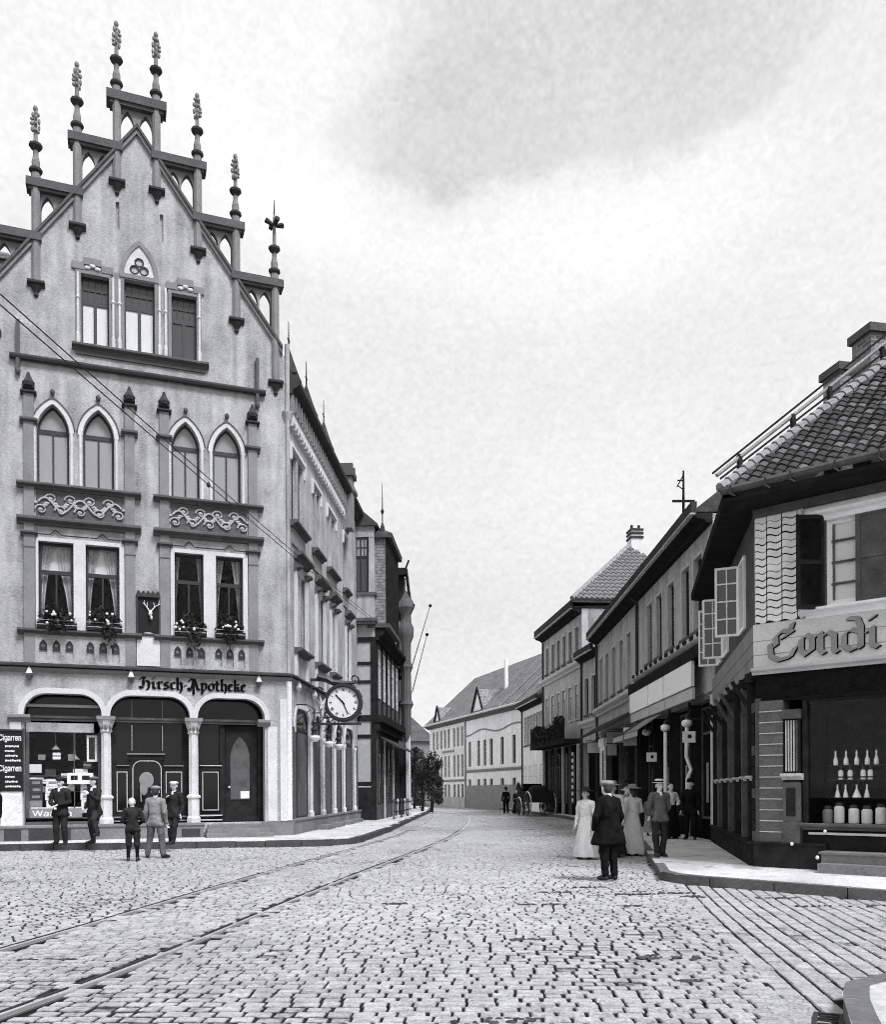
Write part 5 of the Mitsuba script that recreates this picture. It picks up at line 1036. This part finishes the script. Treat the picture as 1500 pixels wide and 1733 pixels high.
# globe lamps outside the shops
for i, (x, y, z, post, lb) in enumerate(((7.54, 30.0, 3.68, 1, 'white globe lamp on a tall pale post in the middle of the right shop fronts'), (7.50, 27.2, 3.62, 2, 'white globe lamp nearest the corner shop, on a crooked pale post'), (7.50, 32.6, 3.70, 0, 'white globe lamp farthest along the right shop fronts, on a wall arm'))):
    t = thing('globe_lamp', lb, 'lamp', 'globe lamps outside the shops')
    f_ = at(x, y)
    add('globe', lathe([(.05, z - .12), (.14, z - .08), (.17, z), (.15, z + .08), (.06, z + .12)], (0, 0, 0), 14), GLOBE, f_, t, smooth=60)
    add('cap', lathe([(.08, z + .12), (.05, z + .2), (.01, z + .26)], (0, 0, 0), 8), IRON, f_, t)
    if post == 1: add('post', lathe([(.12, .15), (.12, .4), (.07, .45), (.065, z - .14)], (0, 0, 0), 10), PAINTW, f_, t, smooth=40)
    elif post == 2: add('post', tube([(0, 0, z - .12), (-.02, 0, 2.6), (.12, 0, 2.2), (.0, 0, 1.9), (.02, 0, .15)], .06, 8), PAINTW, f_, t, smooth=40)
    add('arm', tube([(0, 0, z + .24), (.1, 0, z + .4), (.35, 0, z + .4)], .02, 5), IRON, f_, t)
for x, y, z, lb in ((7.0, 25.2, 3.1, 'small white notice board hanging by the corner of the right row'), (7.35, 31.2, 2.75, 'small white card hanging beside the pale globe post')):
    t = thing('hanging_notice', lb, 'sign'); add('card', bx(-.18, .18, -.02, .02, z - .17, z + .15), PAPER, at(x, y, -8), t); add('emblem', [ext(Point(.02, z).buffer(.06), .02, .026)], BOARD, Fr((x, y), (math.cos(-.14), math.sin(-.14)), flip=True), t); add('hook', tube([(0, 0, z + .15), (.1, 0, z + .5), (.6, 0, z + .5)], .012, 4), IRON, at(x, y, -8), t)

# ------------------------------------------------------------------ the end of the street
WBF = Fr((6.35, 68), (-.31, 1))
wb = thing('white_building', 'long white building with tall dark windows closing the end of the street', 'building')
wl, wr = [], []
for s in (24.6, 23.4, 22.0, 20.7, 19.5, 17.8, 16.6, 15.4): wl += [sbox(s - .36, 5.75, s + .36, 7.6), sbox(s - .36, 2.9, s + .36, 5.0), sbox(s - .36, .3, s + .36, 2.2)]
for s in (13.2, 10.8, 9.2, 7.6, 5.0, 2.4): wr += [sbox(s - .38, 3.75, s + .38, 6.0), sbox(s - .38, .4, s + .38, 2.6)]
add('wall', ext(sbox(-8, -.6, 26, 8.0).difference(unary_union(wl + wr)), -.35, 0), 'plaster_white', WBF, wb)
add('body_wall', bx(-8, 26, -8, -.36, -.6, 8.0), ROOM, WBF, wb)
for P in wl + wr:
    x0, z0, x1, z1 = P.bounds
    window(wb, WBF, P, -.15, vert=[((x0 + x1) / 2, None)], hor=[(z1 - .6, .07)], pane=PANED, fw=.07)
add('plinth', bx(-8, 14.2, -.02, .07, -.6, 2.05), MID, WBF, wb); add('plinth', bx(14.2, 26, -.02, .05, -.6, 1.0), 'plaster_grey', WBF, wb)
add('string_course', [cornice(3.2, 3.45, .16, -8, 14.3)], MID, WBF, wb); add('string_course', cornice(2.45, 2.65, .14, 14.3, 26), MID, WBF, wb)
add('band', bx(14.3, 26, -.02, .06, 5.15, 5.65), LIGHT, WBF, wb)
add('name_plate', bx(17.5, 21.5, .06, .09, 5.3, 5.5), MID, WBF, wb)
add('frieze_moulding', tube([(s, .05, 6.75 + .18 * math.sin(s * .8)) for s in np.linspace(-6, 14, 40)], .06, 4), MID, WBF, wb)
add('party_strip', bx(14.15, 14.45, -.02, .10, -.6, 8.0), MID, WBF, wb)
add('cornice', cornice(7.95, 8.3, .5, -8, 26.3), STONE, WBF, wb)
add('gutter', tube([(-8, .55, 8.3), (26.4, .55, 8.3)], .10, 6), WOODL, WBF, wb)
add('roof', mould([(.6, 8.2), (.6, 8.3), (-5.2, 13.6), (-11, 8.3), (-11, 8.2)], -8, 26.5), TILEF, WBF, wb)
add('roof_seam', [tube([(s, .62, 8.36), (s, -5.1, 13.62)], .05, 4) for s in (4.0, 1.0)], MID, WBF, wb, kind='stuff')
for s, w, h in ((22.4, 1.0, 1.7), (10.3, 1.5, 2.2)):
    d = add('dormer', cat([(np.array([[s - w, .2, 8.3], [s + w, .2, 8.3], [s, .2, 8.3 + h], [s - w, -3, 8.3], [s + w, -3, 8.3], [s, -3, 8.3 + h]], float), np.array([[0, 2, 1], [0, 3, 5], [0, 5, 2], [1, 2, 5], [1, 5, 4], [3, 4, 5]]))]), 'slate_grey', WBF, wb)
    add('gable_panel', ext(Polygon([(s - w * .8, 8.4), (s + w * .8, 8.4), (s, 8.2 + h * .85)]), .2, .24), PAPER, WBF, d)
    add('verge', [tube([(s - w - .1, .3, 8.3), (s, .3, 8.4 + h), (s + w + .1, .3, 8.3)], .10, 5)], WOODD, WBF, d)
for s, q, w, z, b in ((8.6, -1.8, .13, 12.9, 'plaster_white'), (.2, -4.8, .45, 14.6, 'brick'), (21.5, -5, .6, 12.6, 'brick')): add('chimney', bx(s - w, s + w, q - w, q + w, 9, z), b, WBF, wb)
fh = thing('distant_house', 'pale distant house with steep roof seen between the trees and the white building', 'house')
FHF = at(-3.0, 104, 6)
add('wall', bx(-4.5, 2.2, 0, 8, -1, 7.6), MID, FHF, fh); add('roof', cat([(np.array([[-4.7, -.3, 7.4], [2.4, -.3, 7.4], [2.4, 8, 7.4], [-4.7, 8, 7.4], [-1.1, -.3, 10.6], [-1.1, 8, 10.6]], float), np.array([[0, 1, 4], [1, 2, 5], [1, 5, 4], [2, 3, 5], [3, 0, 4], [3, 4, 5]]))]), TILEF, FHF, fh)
for x in (-2.6, -.4, 1.2): add('window', bx(x - .4, x + .4, -.06, .02, 3.4, 5.4), PANED, FHF, fh)
for (x, y, r, h, sd, lb) in ((-1.45, 62.0, 1.15, 4.7, 3, 'dark rounded tree against the far turret house'), (-.85, 66.0, .8, 4.1, 4, 'lower dark bush reaching toward the white building'), (-2.3, 70.5, 1.0, 5.2, 5, 'taller dark tree behind the two others at the far end of the left side')):
    t = thing('street_tree', lb, 'tree')
    add('trunk', tube([(x, y, .0), (x + .05, y, 1.0), (x - .05, y, 2.0), (x, y, h * .7)], [.13, .11, .09, .04], 7), WOODD, parent=t)
    for a in range(4): add('limb', tube([(x, y, 1.0 + .3 * a), (x + r * .7 * math.cos(a * 1.7), y + r * .7 * math.sin(a * 1.7), h * .6 + .2 * a)], [.05, .02], 5), WOODD, parent=t)
    g = np.random.default_rng(sd)
    cl = [leaves(520, (x, y, h * .55), (r * .9, r * .9, h * .40), sd * 10, .12, rim=.35)]
    for k_ in range(12):
        a = g.uniform(0, 6.28); rr = r * g.uniform(.5, 1.0)
        cl.append(leaves(int(g.integers(110, 260)), (x + rr * math.cos(a), y + rr * math.sin(a), g.uniform(h * .18, h * .92)), (r * .42, r * .42, h * .11), sd * 100 + k_, .10, rim=.3))
    add('crown', cl, LEAF2, parent=t, kind='stuff')
# horse-drawn wagon waiting on the right
wg = thing('delivery_wagon', 'dark four wheeled wagon standing at the right kerb in the distance', 'wagon')
WG = at(5.95, 54.2, 12)
def wheel(x, y, r, name='wheel'):
    a = np.linspace(0, 2 * math.pi, 25)
    k = add(name, [tube([(x, y + r * math.cos(t), r + .02 + r * math.sin(t)) for t in a], .045, 6), tube([(x - .1, y, r + .02), (x + .1, y, r + .02)], .09, 8)], WOODM, WG, wg)
    for t in np.arange(10) * math.pi / 5: add('spoke', tube([(x, y, r + .02), (x, y + r * math.cos(t), r + .02 + r * math.sin(t))], .022, 4), WOODM, WG, k)
    add('tyre', tube([(x, y + (r + .04) * math.cos(t), r + .02 + (r + .04) * math.sin(t)) for t in a], .03, 5), STEEL, WG, k)
for x in (-.78, .78): wheel(x, .1, .72); wheel(x, 1.9, .55)
add('body', [bx(-.62, .62, -.5, 2.3, .85, 1.0), bx(-.66, -.6, -.5, 2.3, 1.0, 1.55), bx(.6, .66, -.5, 2.3, 1.0, 1.55), bx(-.66, .66, -.55, -.5, .9, 1.6)], WOODD, WG, wg)
add('seat', [bx(-.6, .6, 1.6, 2.1, 1.55, 1.65), bx(-.6, .6, 1.55, 1.62, 1.65, 2.0)], BLACKC, WG, wg); add('cover', [lathe([(.65, 1.5), (.60, 1.72), (.40, 1.88), (.05, 1.92)], (0, .4, 0), 14)], DARKC, WG, wg, smooth=50)
for x in (-.45, .45): add('shaft', tube([(x, 2.2, .95), (x, 4.4, 1.1)], .03, 5), WOODM, WG, wg)

# ------------------------------------------------------------------ people
def sph(p, r): return m3.Manifold.sphere(r, 12).translate([float(x) for x in p])
def chain(pts, rs):
    out = []
    for (p, r), (q, s) in zip(zip(pts[:-1], rs[:-1]), zip(pts[1:], rs[1:])): out.append(m3.Manifold.batch_hull([sph(p, r), sph(q, s)]))
    return out
def solid(ms, ref=.035, it=8, wob=0.0, seed=0):
    m = m3.Manifold.batch_boolean(ms, m3.OpType.Add).refine_to_length(ref); d = m.to_mesh()
    t = trimesh.Trimesh(d.vert_properties[:, :3], d.tri_verts, process=False)
    trimesh.smoothing.filter_taubin(t, iterations=it)
    if wob:
        v = np.array(t.vertices); n = np.array(t.vertex_normals); t.vertices = v + n * (meshkit.fbm(v * np.array([11, 11, 7]) + seed, 3) - .5)[:, None] * wob
    return np.array(t.vertices), np.array(t.faces)
def hand_parts(w, d, side, curl):
    """Palm, four fingers and a thumb from the wrist w along d."""
    d = np.array(d, float); d /= np.linalg.norm(d); u = np.array([0, 1.0, 0]) - d * d[1]; u /= np.linalg.norm(u) + 1e-9; n = np.cross(d, u) * side
    out = [m3.Manifold.batch_hull([sph(w, .024), sph(w + d * .085 + u * .030, .014), sph(w + d * .085 - u * .030, .014), sph(w + d * .03 + u * .026, .016)])]
    for i, l in enumerate((.066, .078, .073, .056)):
        b = w + d * .088 + u * (.030 - .020 * i); m_ = b + (d * math.cos(curl * .6) + n * math.sin(curl * .6)) * l * .55; e = m_ + (d * math.cos(curl * 1.4) + n * math.sin(curl * 1.4)) * l * .5
        out += chain([b, m_, e], [.0100, .0092, .0078])
    b = w + d * .03 + u * .028; m_ = b + d * .03 + u * .028 + n * .012; out += chain([b, m_, m_ + d * .032 + n * .01], [.013, .011, .009])
    return out
BASE = dict(pel=(0, 0, .93), wst=(0, 0, 1.08), chs=(0, .0, 1.30), nk=(0, -.01, 1.48), hd=(0, .02, 1.64),
    shL=(-.185, 0, 1.41), shR=(.185, 0, 1.41), elL=(-.245, -.02, 1.13), elR=(.245, -.02, 1.13), wrL=(-.25, .07, .88), wrR=(.25, .07, .88),
    hpL=(-.095, 0, .90), hpR=(.095, 0, .90), knL=(-.11, .03, .50), knR=(.11, .03, .50), anL=(-.12, -.01, .09), anR=(.12, -.01, .09), toL=(-.15, .15, .04), toR=(.15, .15, .04))
def person(label, loc, deg, height, pose={}, top=DARKC, legs=DARKC, hat=None, hatm=DARKC, coat=.80, skirt=None, girth=1.0, collar=None, shorts=False, hair=HAIR, group=None, apron=None, sleeves=True, seed=1, turn=0.0, long_hair=False, flare=1.0):
    """A standing figure: body, clothes, shoes, hair and hat, posed by its joints."""
    J = {k: np.array(v, float) for k, v in {**BASE, **pose}.items()}
    t = thing('person', label, 'person', group)
    sc = height / 1.75; F = Fr(loc[:2], (math.cos(math.radians(deg)), math.sin(math.radians(deg))), z=loc[2])
    def put(name, mesh, b, par=t, smooth=True, **kw):
        v, f = mesh if not isinstance(mesh, list) else cat(mesh)
        return add(name, (np.asarray(v) * sc, f), b, F, par, smooth=smooth, **kw)
    hd = J['hd']; g = girth
    ct, st = math.cos(math.radians(turn)), math.sin(math.radians(turn))
    def H(x, y, z): return hd + np.array([x * ct - y * st, x * st + y * ct, z])
    # one continuous body
    core = chain([J['pel'], J['wst'], J['chs'], J['nk']], [.125 * g, .115 * g, .125 * g, .058]) + chain([J['nk'], hd - [0, .0, .07]], [.055, .055])
    core += [m3.Manifold.batch_hull([sph(H(0, -.012, .035), .090), sph(H(0, .012, .0), .082), sph(H(0, .040, -.075), .042)])]
    core += [m3.Manifold.batch_hull([sph(H(0, .088, .012), .010), sph(H(0, .108, -.026), .014), sph(H(0, .075, -.03), .02)]), m3.Manifold.batch_hull([sph(H(-.035, .075, .03), .014), sph(H(.035, .075, .03), .014)]), m3.Manifold.batch_hull([sph(H(-.02, .078, -.062), .012), sph(H(.02, .078, -.062), .012)])]
    for x in (-.086, .086): core += [m3.Manifold.batch_hull([sph(H(x, -.01, .02), .014), sph(H(x * 1.02, -.012, -.025), .012)])]
    for s in 'LR':
        core += chain([J['sh' + s], J['el' + s], J['wr' + s]], [.050, .040, .027]) + chain([J['hp' + s], J['kn' + s], J['an' + s]], [.080, .055, .038])
        core += chain([J['an' + s], J['to' + s]], [.035, .028]) + chain([J['chs'], J['sh' + s]], [.09, .055])
    v, f = solid(core, .032, 4)
    body = m3.Manifold(m3.Mesh(vert_properties=v.astype(np.float32), tri_verts=f.astype(np.uint32)))
    for s, sd in (('L', -1), ('R', 1)):
        d = J['wr' + s] - J['el' + s]; body = body + m3.Manifold.batch_boolean(hand_parts(J['wr' + s], d, sd, .5 if s == 'L' else .65), m3.OpType.Add)
    mm = body.to_mesh(); put('body', (mm.vert_properties[:, :3], mm.tri_verts), SKIN)
    put('eye', ball(H(-.032, .082, .008), (.011, .008, .008), True), HAIR); put('eye', ball(H(.032, .082, .008), (.011, .008, .008), True), HAIR); put('mouth', ball(H(0, .089, -.062), (.022, .006, .005), True), HAIR)
    hr_ = [m3.Manifold.batch_hull([sph(H(0, -.025, .045), .094), sph(H(0, -.045, -.02), .078)])] + ([m3.Manifold.batch_hull([sph(H(0, -.06, .0), .08), sph(H(0, -.09, -.10), .06)])] if long_hair else [])
    put('hair', solid(hr_, .03, 3), hair)
    # clothes
    tj = chain([J['wst'], J['chs']], [.150 * g, .152 * g]) + [m3.Manifold.batch_hull([sph(J['shL'], .070), sph(J['shR'], .070), sph(J['nk'] - [0, 0, .02], .070), sph(J['chs'], .14 * g)]), m3.Manifold.batch_hull([sph(J['wst'], .145 * g), sph(J['chs'], .15 * g), sph(J['chs'] + [.05, .0, .04], .13 * g), sph(J['chs'] + [-.05, .0, .04], .13 * g)])]
    if skirt is None:
        hem = [sph((J['pel'][0] + x * g, J['pel'][1] + y * g, coat), .05) for x, y in ((-.16 * flare, -.07 * flare), (.16 * flare, -.07 * flare), (-.16 * flare, .09), (.16 * flare, .09))]
        tj += [m3.Manifold.batch_hull([sph(J['wst'], .145 * g), sph(J['pel'], .15 * g)] + hem)]
    else:
        tj += [m3.Manifold.batch_hull([sph(J['wst'], .14 * g), sph(J['pel'] + [0, 0, .02], .15 * g)])]
    if sleeves:
        for s in 'LR': tj += chain([J['sh' + s], J['el' + s], J['wr' + s]], [.078, .062, .046])
    put('jacket' if skirt is None else 'blouse', solid(tj, .030, 4, .042, seed), top)
    if skirt is None:
        lg = [m3.Manifold.batch_hull([sph(J['pel'], .14 * g), sph(J['hpL'], .105 * g), sph(J['hpR'], .105 * g)])]
        for s in 'LR': lg += chain([J['hp' + s], J['kn' + s]], [.108 * g, .084]) + (chain([J['kn' + s], J['kn' + s] * .9 + J['an' + s] * .1], [.084, .088]) if shorts else chain([J['kn' + s], J['an' + s] + [0, 0, .02]], [.082, .066]))
        put('trousers', solid(lg, .032, 4, .036, seed + 5), legs)
        if shorts: put('stockings', solid(sum((chain([J['kn' + s], J['kn' + s] * .45 + J['an' + s] * .55, J['an' + s]], [.058, .056, .044]) for s in 'LR'), []), .04, 3), BLACKC)
    else:
        p = J['pel']; a = np.linspace(0, 2 * math.pi, 40, endpoint=False); V_ = []
        prof = [(1.10, .15), (1.0, .17), (.85, .20), (.55, .25), (.25, .30), (skirt, .335), (skirt, .30)]
        for z, r in prof:
            k_ = 1 + .08 * np.sin(a * 7 + seed + 1.5 * np.sin(a * 2 + z)) * (1.1 - z)
            V_.append(np.stack([p[0] + r * k_ * np.cos(a) * g, p[1] + r * k_ * np.sin(a) * g * .9, np.full(40, z)], 1))
        n_ = len(prof); i, j = np.meshgrid(np.arange(n_ - 1), np.arange(40), indexing='ij'); A, B, D, E_ = i * 40 + j, i * 40 + (j + 1) % 40, (i + 1) * 40 + (j + 1) % 40, (i + 1) * 40 + j
        put('skirt', (np.concatenate(V_), np.vstack([np.stack([A, B, D], -1).reshape(-1, 3), np.stack([A, D, E_], -1).reshape(-1, 3)])), legs)
        if apron:
            put('apron', solid([m3.Manifold.batch_hull([sph(p + [x, y, z], .03) for x, y, z in ((-.1, .13, .12), (.1, .13, .12), (-.17, .26, -.55), (.17, .26, -.55))])], .05, 2), apron)
    for s in 'LR': put('shoe', solid([m3.Manifold.batch_hull([sph(J['an' + s] + [0, -.02, -.04], .045), sph(J['an' + s] + [0, 0, .0], .045), sph(J['to' + s], .035)])], .03, 2), SHOE)
    if collar: put('collar', [ball(J['nk'] + [0, .02, .015], (.072, .066, .028)), ball(J['nk'] + [0, .10 * g, -.07], (.035, .03, .09))], collar)
    tl_ = np.array([H(0, -.015, .075)])[0]
    if hat == 'cap': put('hat', [lathe([(.105, -.02), (.125, .015), (.12, .045), (.06, .07), (.01, .074)], tl_, 16), ball(H(0, .085, .06), (.07, .065, .010))], hatm)
    elif hat == 'straw':
        k_ = put('hat', [lathe([(.10, .0), (.165, -.002), (.165, .008), (.10, .012), (.098, .085), (.02, .09)], tl_, 20)], hatm, smooth=30); put('hat_band', lathe([(.101, .014), (.101, .042)], tl_, 20), BLACKC, k_)
    elif hat == 'bowler': put('hat', [lathe([(.10, .0), (.140, .006), (.145, .016), (.105, .012), (.105, .06), (.085, .10), (.02, .115)], tl_, 18)], hatm, smooth=40)
    elif hat == 'wide': put('hat', [lathe([(.10, .01), (.23, .0), (.235, .015), (.12, .03), (.11, .10), (.03, .12)], tl_, 20)], hatm, smooth=40)
    return t
P1 = dict(elL=(-.26, .03, 1.13), elR=(.26, .03, 1.13), wrL=(-.06, .24, 1.06), wrR=(.05, .25, 1.03))
person('man in dark suit and cap with folded hands, left one at the shop window', (-10.36, 24.0, .18), 176, 1.80, P1, hat='cap', collar=PAPER, seed=2)
person('man in dark suit striding with one foot raised beside the left shop window', (-9.58, 24.35, .18), 150, 1.82, dict(knL=(-.22, .22, .66), anL=(-.36, .20, .30), toL=(-.42, .34, .27), knR=(.10, .04, .5), anR=(.12, -.06, .09), elL=(-.30, .14, 1.18), wrL=(-.20, .32, 1.33), elR=(.27, -.05, 1.15), wrR=(.22, .12, .95)), hat='cap', hatm=MIDC, collar=PAPER, seed=3, turn=-20)
person('boy in dark knee breeches seen from behind, shortest of the trio on the cobbles', (-7.22, 20.6, .0), 12, 1.46, dict(elL=(-.27, .02, 1.13), wrL=(-.12, .20, 1.0), elR=(.27, .02, 1.13), wrR=(.12, .20, 1.0), hd=(-.02, .03, 1.63)), shorts=True, hair=STRAW, collar=MIDC, coat=.86, seed=4)
person('youth in pale grey jacket seen from behind with legs apart on the cobbles', (-6.98, 21.5, .0), -8, 1.72, dict(hpL=(-.10, 0, .9), anL=(-.20, -.02, .09), knL=(-.15, .02, .5), toL=(-.28, .12, .04), anR=(.20, -.02, .09), knR=(.15, .02, .5), toR=(.30, .10, .04)), top=GREYC, legs=MIDC, hat='cap', hatm=GREYC, collar=WHITEC, coat=.82, seed=5, turn=15)
person('boy in white cap and dark jacket facing the street, right of the trio', (-7.28, 24.0, .18), 165, 1.68, dict(elR=(.27, .05, 1.16), wrR=(.10, .22, 1.32), anL=(-.02, .10, .09), toL=(.02, .24, .04), knL=(-.06, .09, .5)), hat='cap', hatm=WHITEC, collar=WHITEC, seed=6, turn=25)
person('dark coated person half cut off by the left edge of the photo', (-12.25, 24.3, .18), 120, 1.72, {}, top=BLACKC, legs=BLACKC, hat='bowler', hatm=BLACKC, seed=7)
person('large man in long black coat seen from behind, nearest in the street', (2.92, 15.62, .0), 32, 1.74, dict(elL=(-.30, .0, 1.14), elR=(.31, .02, 1.12), wrL=(-.24, .12, .92), wrR=(.27, .14, .86), knL=(-.09, .02, .5), anL=(-.09, .0, .09), toL=(-.10, .17, .04), toR=(.13, .17, .04), hd=(.0, .06, 1.63)), top=BLACKC, legs=BLACKC, hat='cap', hatm=GREYC, coat=.68, girth=1.32, flare=1.18, seed=8)
person('woman in white blouse and pale skirt half hidden behind the large man', (3.32, 20.6, .0), 140, 1.60, {}, top=WHITEC, legs=WHITEC, hat='wide', hatm=DARKC, skirt=.06, seed=9, long_hair=True)
person('woman in white walking between the large man and the straw hatted man', (4.62, 21.6, .0), 20, 1.66, dict(elR=(.30, .06, 1.15), wrR=(.18, .24, 1.05)), top=WHITEC, legs=WHITEC, hat='wide', hatm=GREYC, skirt=.06, seed=10, long_hair=True)
person('woman with grey head covering directly behind the large man', (4.05, 21.2, .0), 170, 1.74, {}, top=WHITEC, legs=DARKC, hat='wide', hatm=GREYC, skirt=.06, seed=15)
person('woman in grey skirt and dark jacket walking away past the right shops', (5.15, 24.6, .0), 15, 1.62, {}, top=MIDC, legs=GREYC, hat='wide', hatm=WHITEC, skirt=.06, seed=18, long_hair=True)
person('man in pale jacket and bowler behind the white dressed woman', (4.85, 23.4, .0), 200, 1.72, {}, top=GREYC, legs=DARKC, hat='bowler', hatm=DARKC, seed=19)
person('dark dressed woman far along the right pavement, beyond the pinafored child', (6.75, 35.5, .15), 185, 1.62, {}, top=DARKC, legs=DARKC, hat='wide', hatm=MIDC, skirt=.08, seed=20, long_hair=True)
person('man in dark suit on the right pavement below the canvas awning', (6.55, 31.5, .15), 10, 1.72, dict(knL=(-.10, .14, .50), anL=(-.10, .20, .10), toL=(-.11, .36, .06)), top=DARKC, legs=BLACKC, hat='bowler', hatm=BLACKC, seed=21)
person('child in long grey pinafore on the pavement beside the straw hatted man', (6.55, 28.0, .15), 190, 1.28, {}, top=MIDC, legs=GREYC, skirt=.16, apron=GREYC, seed=11, long_hair=True)
person('man in straw boater and grey jacket standing at the right kerb', (4.66, 19.1, .15), 195, 1.63, dict(elL=(-.26, -.04, 1.14), wrL=(-.17, -.14, .98), elR=(.26, -.04, 1.14), wrR=(.20, -.12, .98), anL=(-.07, .0, .09), toL=(-.09, .16, .04), anR=(.07, .0, .09), toR=(.10, .16, .04)), top=MIDC, legs=DARKC, hat='straw', hatm=STRAW, collar=PAPER, coat=.86, seed=12)
person('woman in dark skirt and white blouse in front of the right shops', (6.75, 26.3, .15), 200, 1.62, dict(elL=(-.28, .06, 1.15), wrL=(-.10, .26, 1.12)), top=WHITEC, legs=BLACKC, skirt=.06, seed=13, long_hair=True)
person('dark dressed man by the shop doorway, farthest right of the passers-by', (7.15, 25.6, .15), 150, 1.70, {}, top=BLACKC, legs=BLACKC, hat='bowler', hatm=BLACKC, seed=14)
person('dark figure walking far down the street by the white building', (4.3, 60.5, .0), 10, 1.75, {}, top=BLACKC, legs=BLACKC, hat='bowler', hatm=BLACKC, seed=16)
person('dark figure just before the wagon far down the street', (4.95, 59.5, .0), 190, 1.62, {}, top=DARKC, legs=BLACKC, skirt=.06, seed=17)
# the horse before the wagon
ho = thing('horse', 'dark horse harnessed to the wagon far down the right side', 'horse')
HF = at(5.95, 54.2, 12)
hs = [m3.Manifold.batch_hull([sph((0, 2.9, 1.22), .26), sph((0, 3.4, 1.18), .27), sph((0, 3.95, 1.22), .28)])] + chain([(0, 4.05, 1.35), (0, 4.45, 1.75), (0, 4.62, 1.95)], [.22, .14, .11]) + chain([(0, 4.6, 1.95), (0, 4.95, 1.68)], [.11, .07])
for x in (-.15, .15):
    hs += chain([(x, 3.95, 1.1), (x, 3.98, .62), (x, 3.95, .12), (x, 4.0, .04)], [.12, .065, .045, .06]) + chain([(x, 2.85, 1.15), (x, 2.98, .78), (x, 2.72, .58), (x, 2.78, .12), (x, 2.84, .04)], [.17, .10, .06, .045, .06])
    hs += chain([(x * .4, 4.6, 2.02), (x * .5, 4.58, 2.16)], [.04, .015])
add('body', solid(hs, .06, 6), HORSE, HF, ho, smooth=True); add('tail', tube([(0, 2.68, 1.3), (0, 2.52, 1.0), (0, 2.5, .6)], [.05, .08, .03], 6), BLACKC, HF, ho); add('mane', tube([(0, 4.0, 1.6), (0, 4.4, 1.92), (0, 4.62, 2.08)], [.04, .05, .03], 5), BLACKC, HF, ho)
add('harness', [tube([(.3 * math.cos(a), 4.0, 1.25 + .3 * math.sin(a)) for a in np.linspace(0, 6.283, 16)], .04, 5), tube([(.3 * math.cos(a), 3.3, 1.2 + .3 * math.sin(a)) for a in np.linspace(0, 6.283, 16)], .03, 5)], IRON, HF, ho)
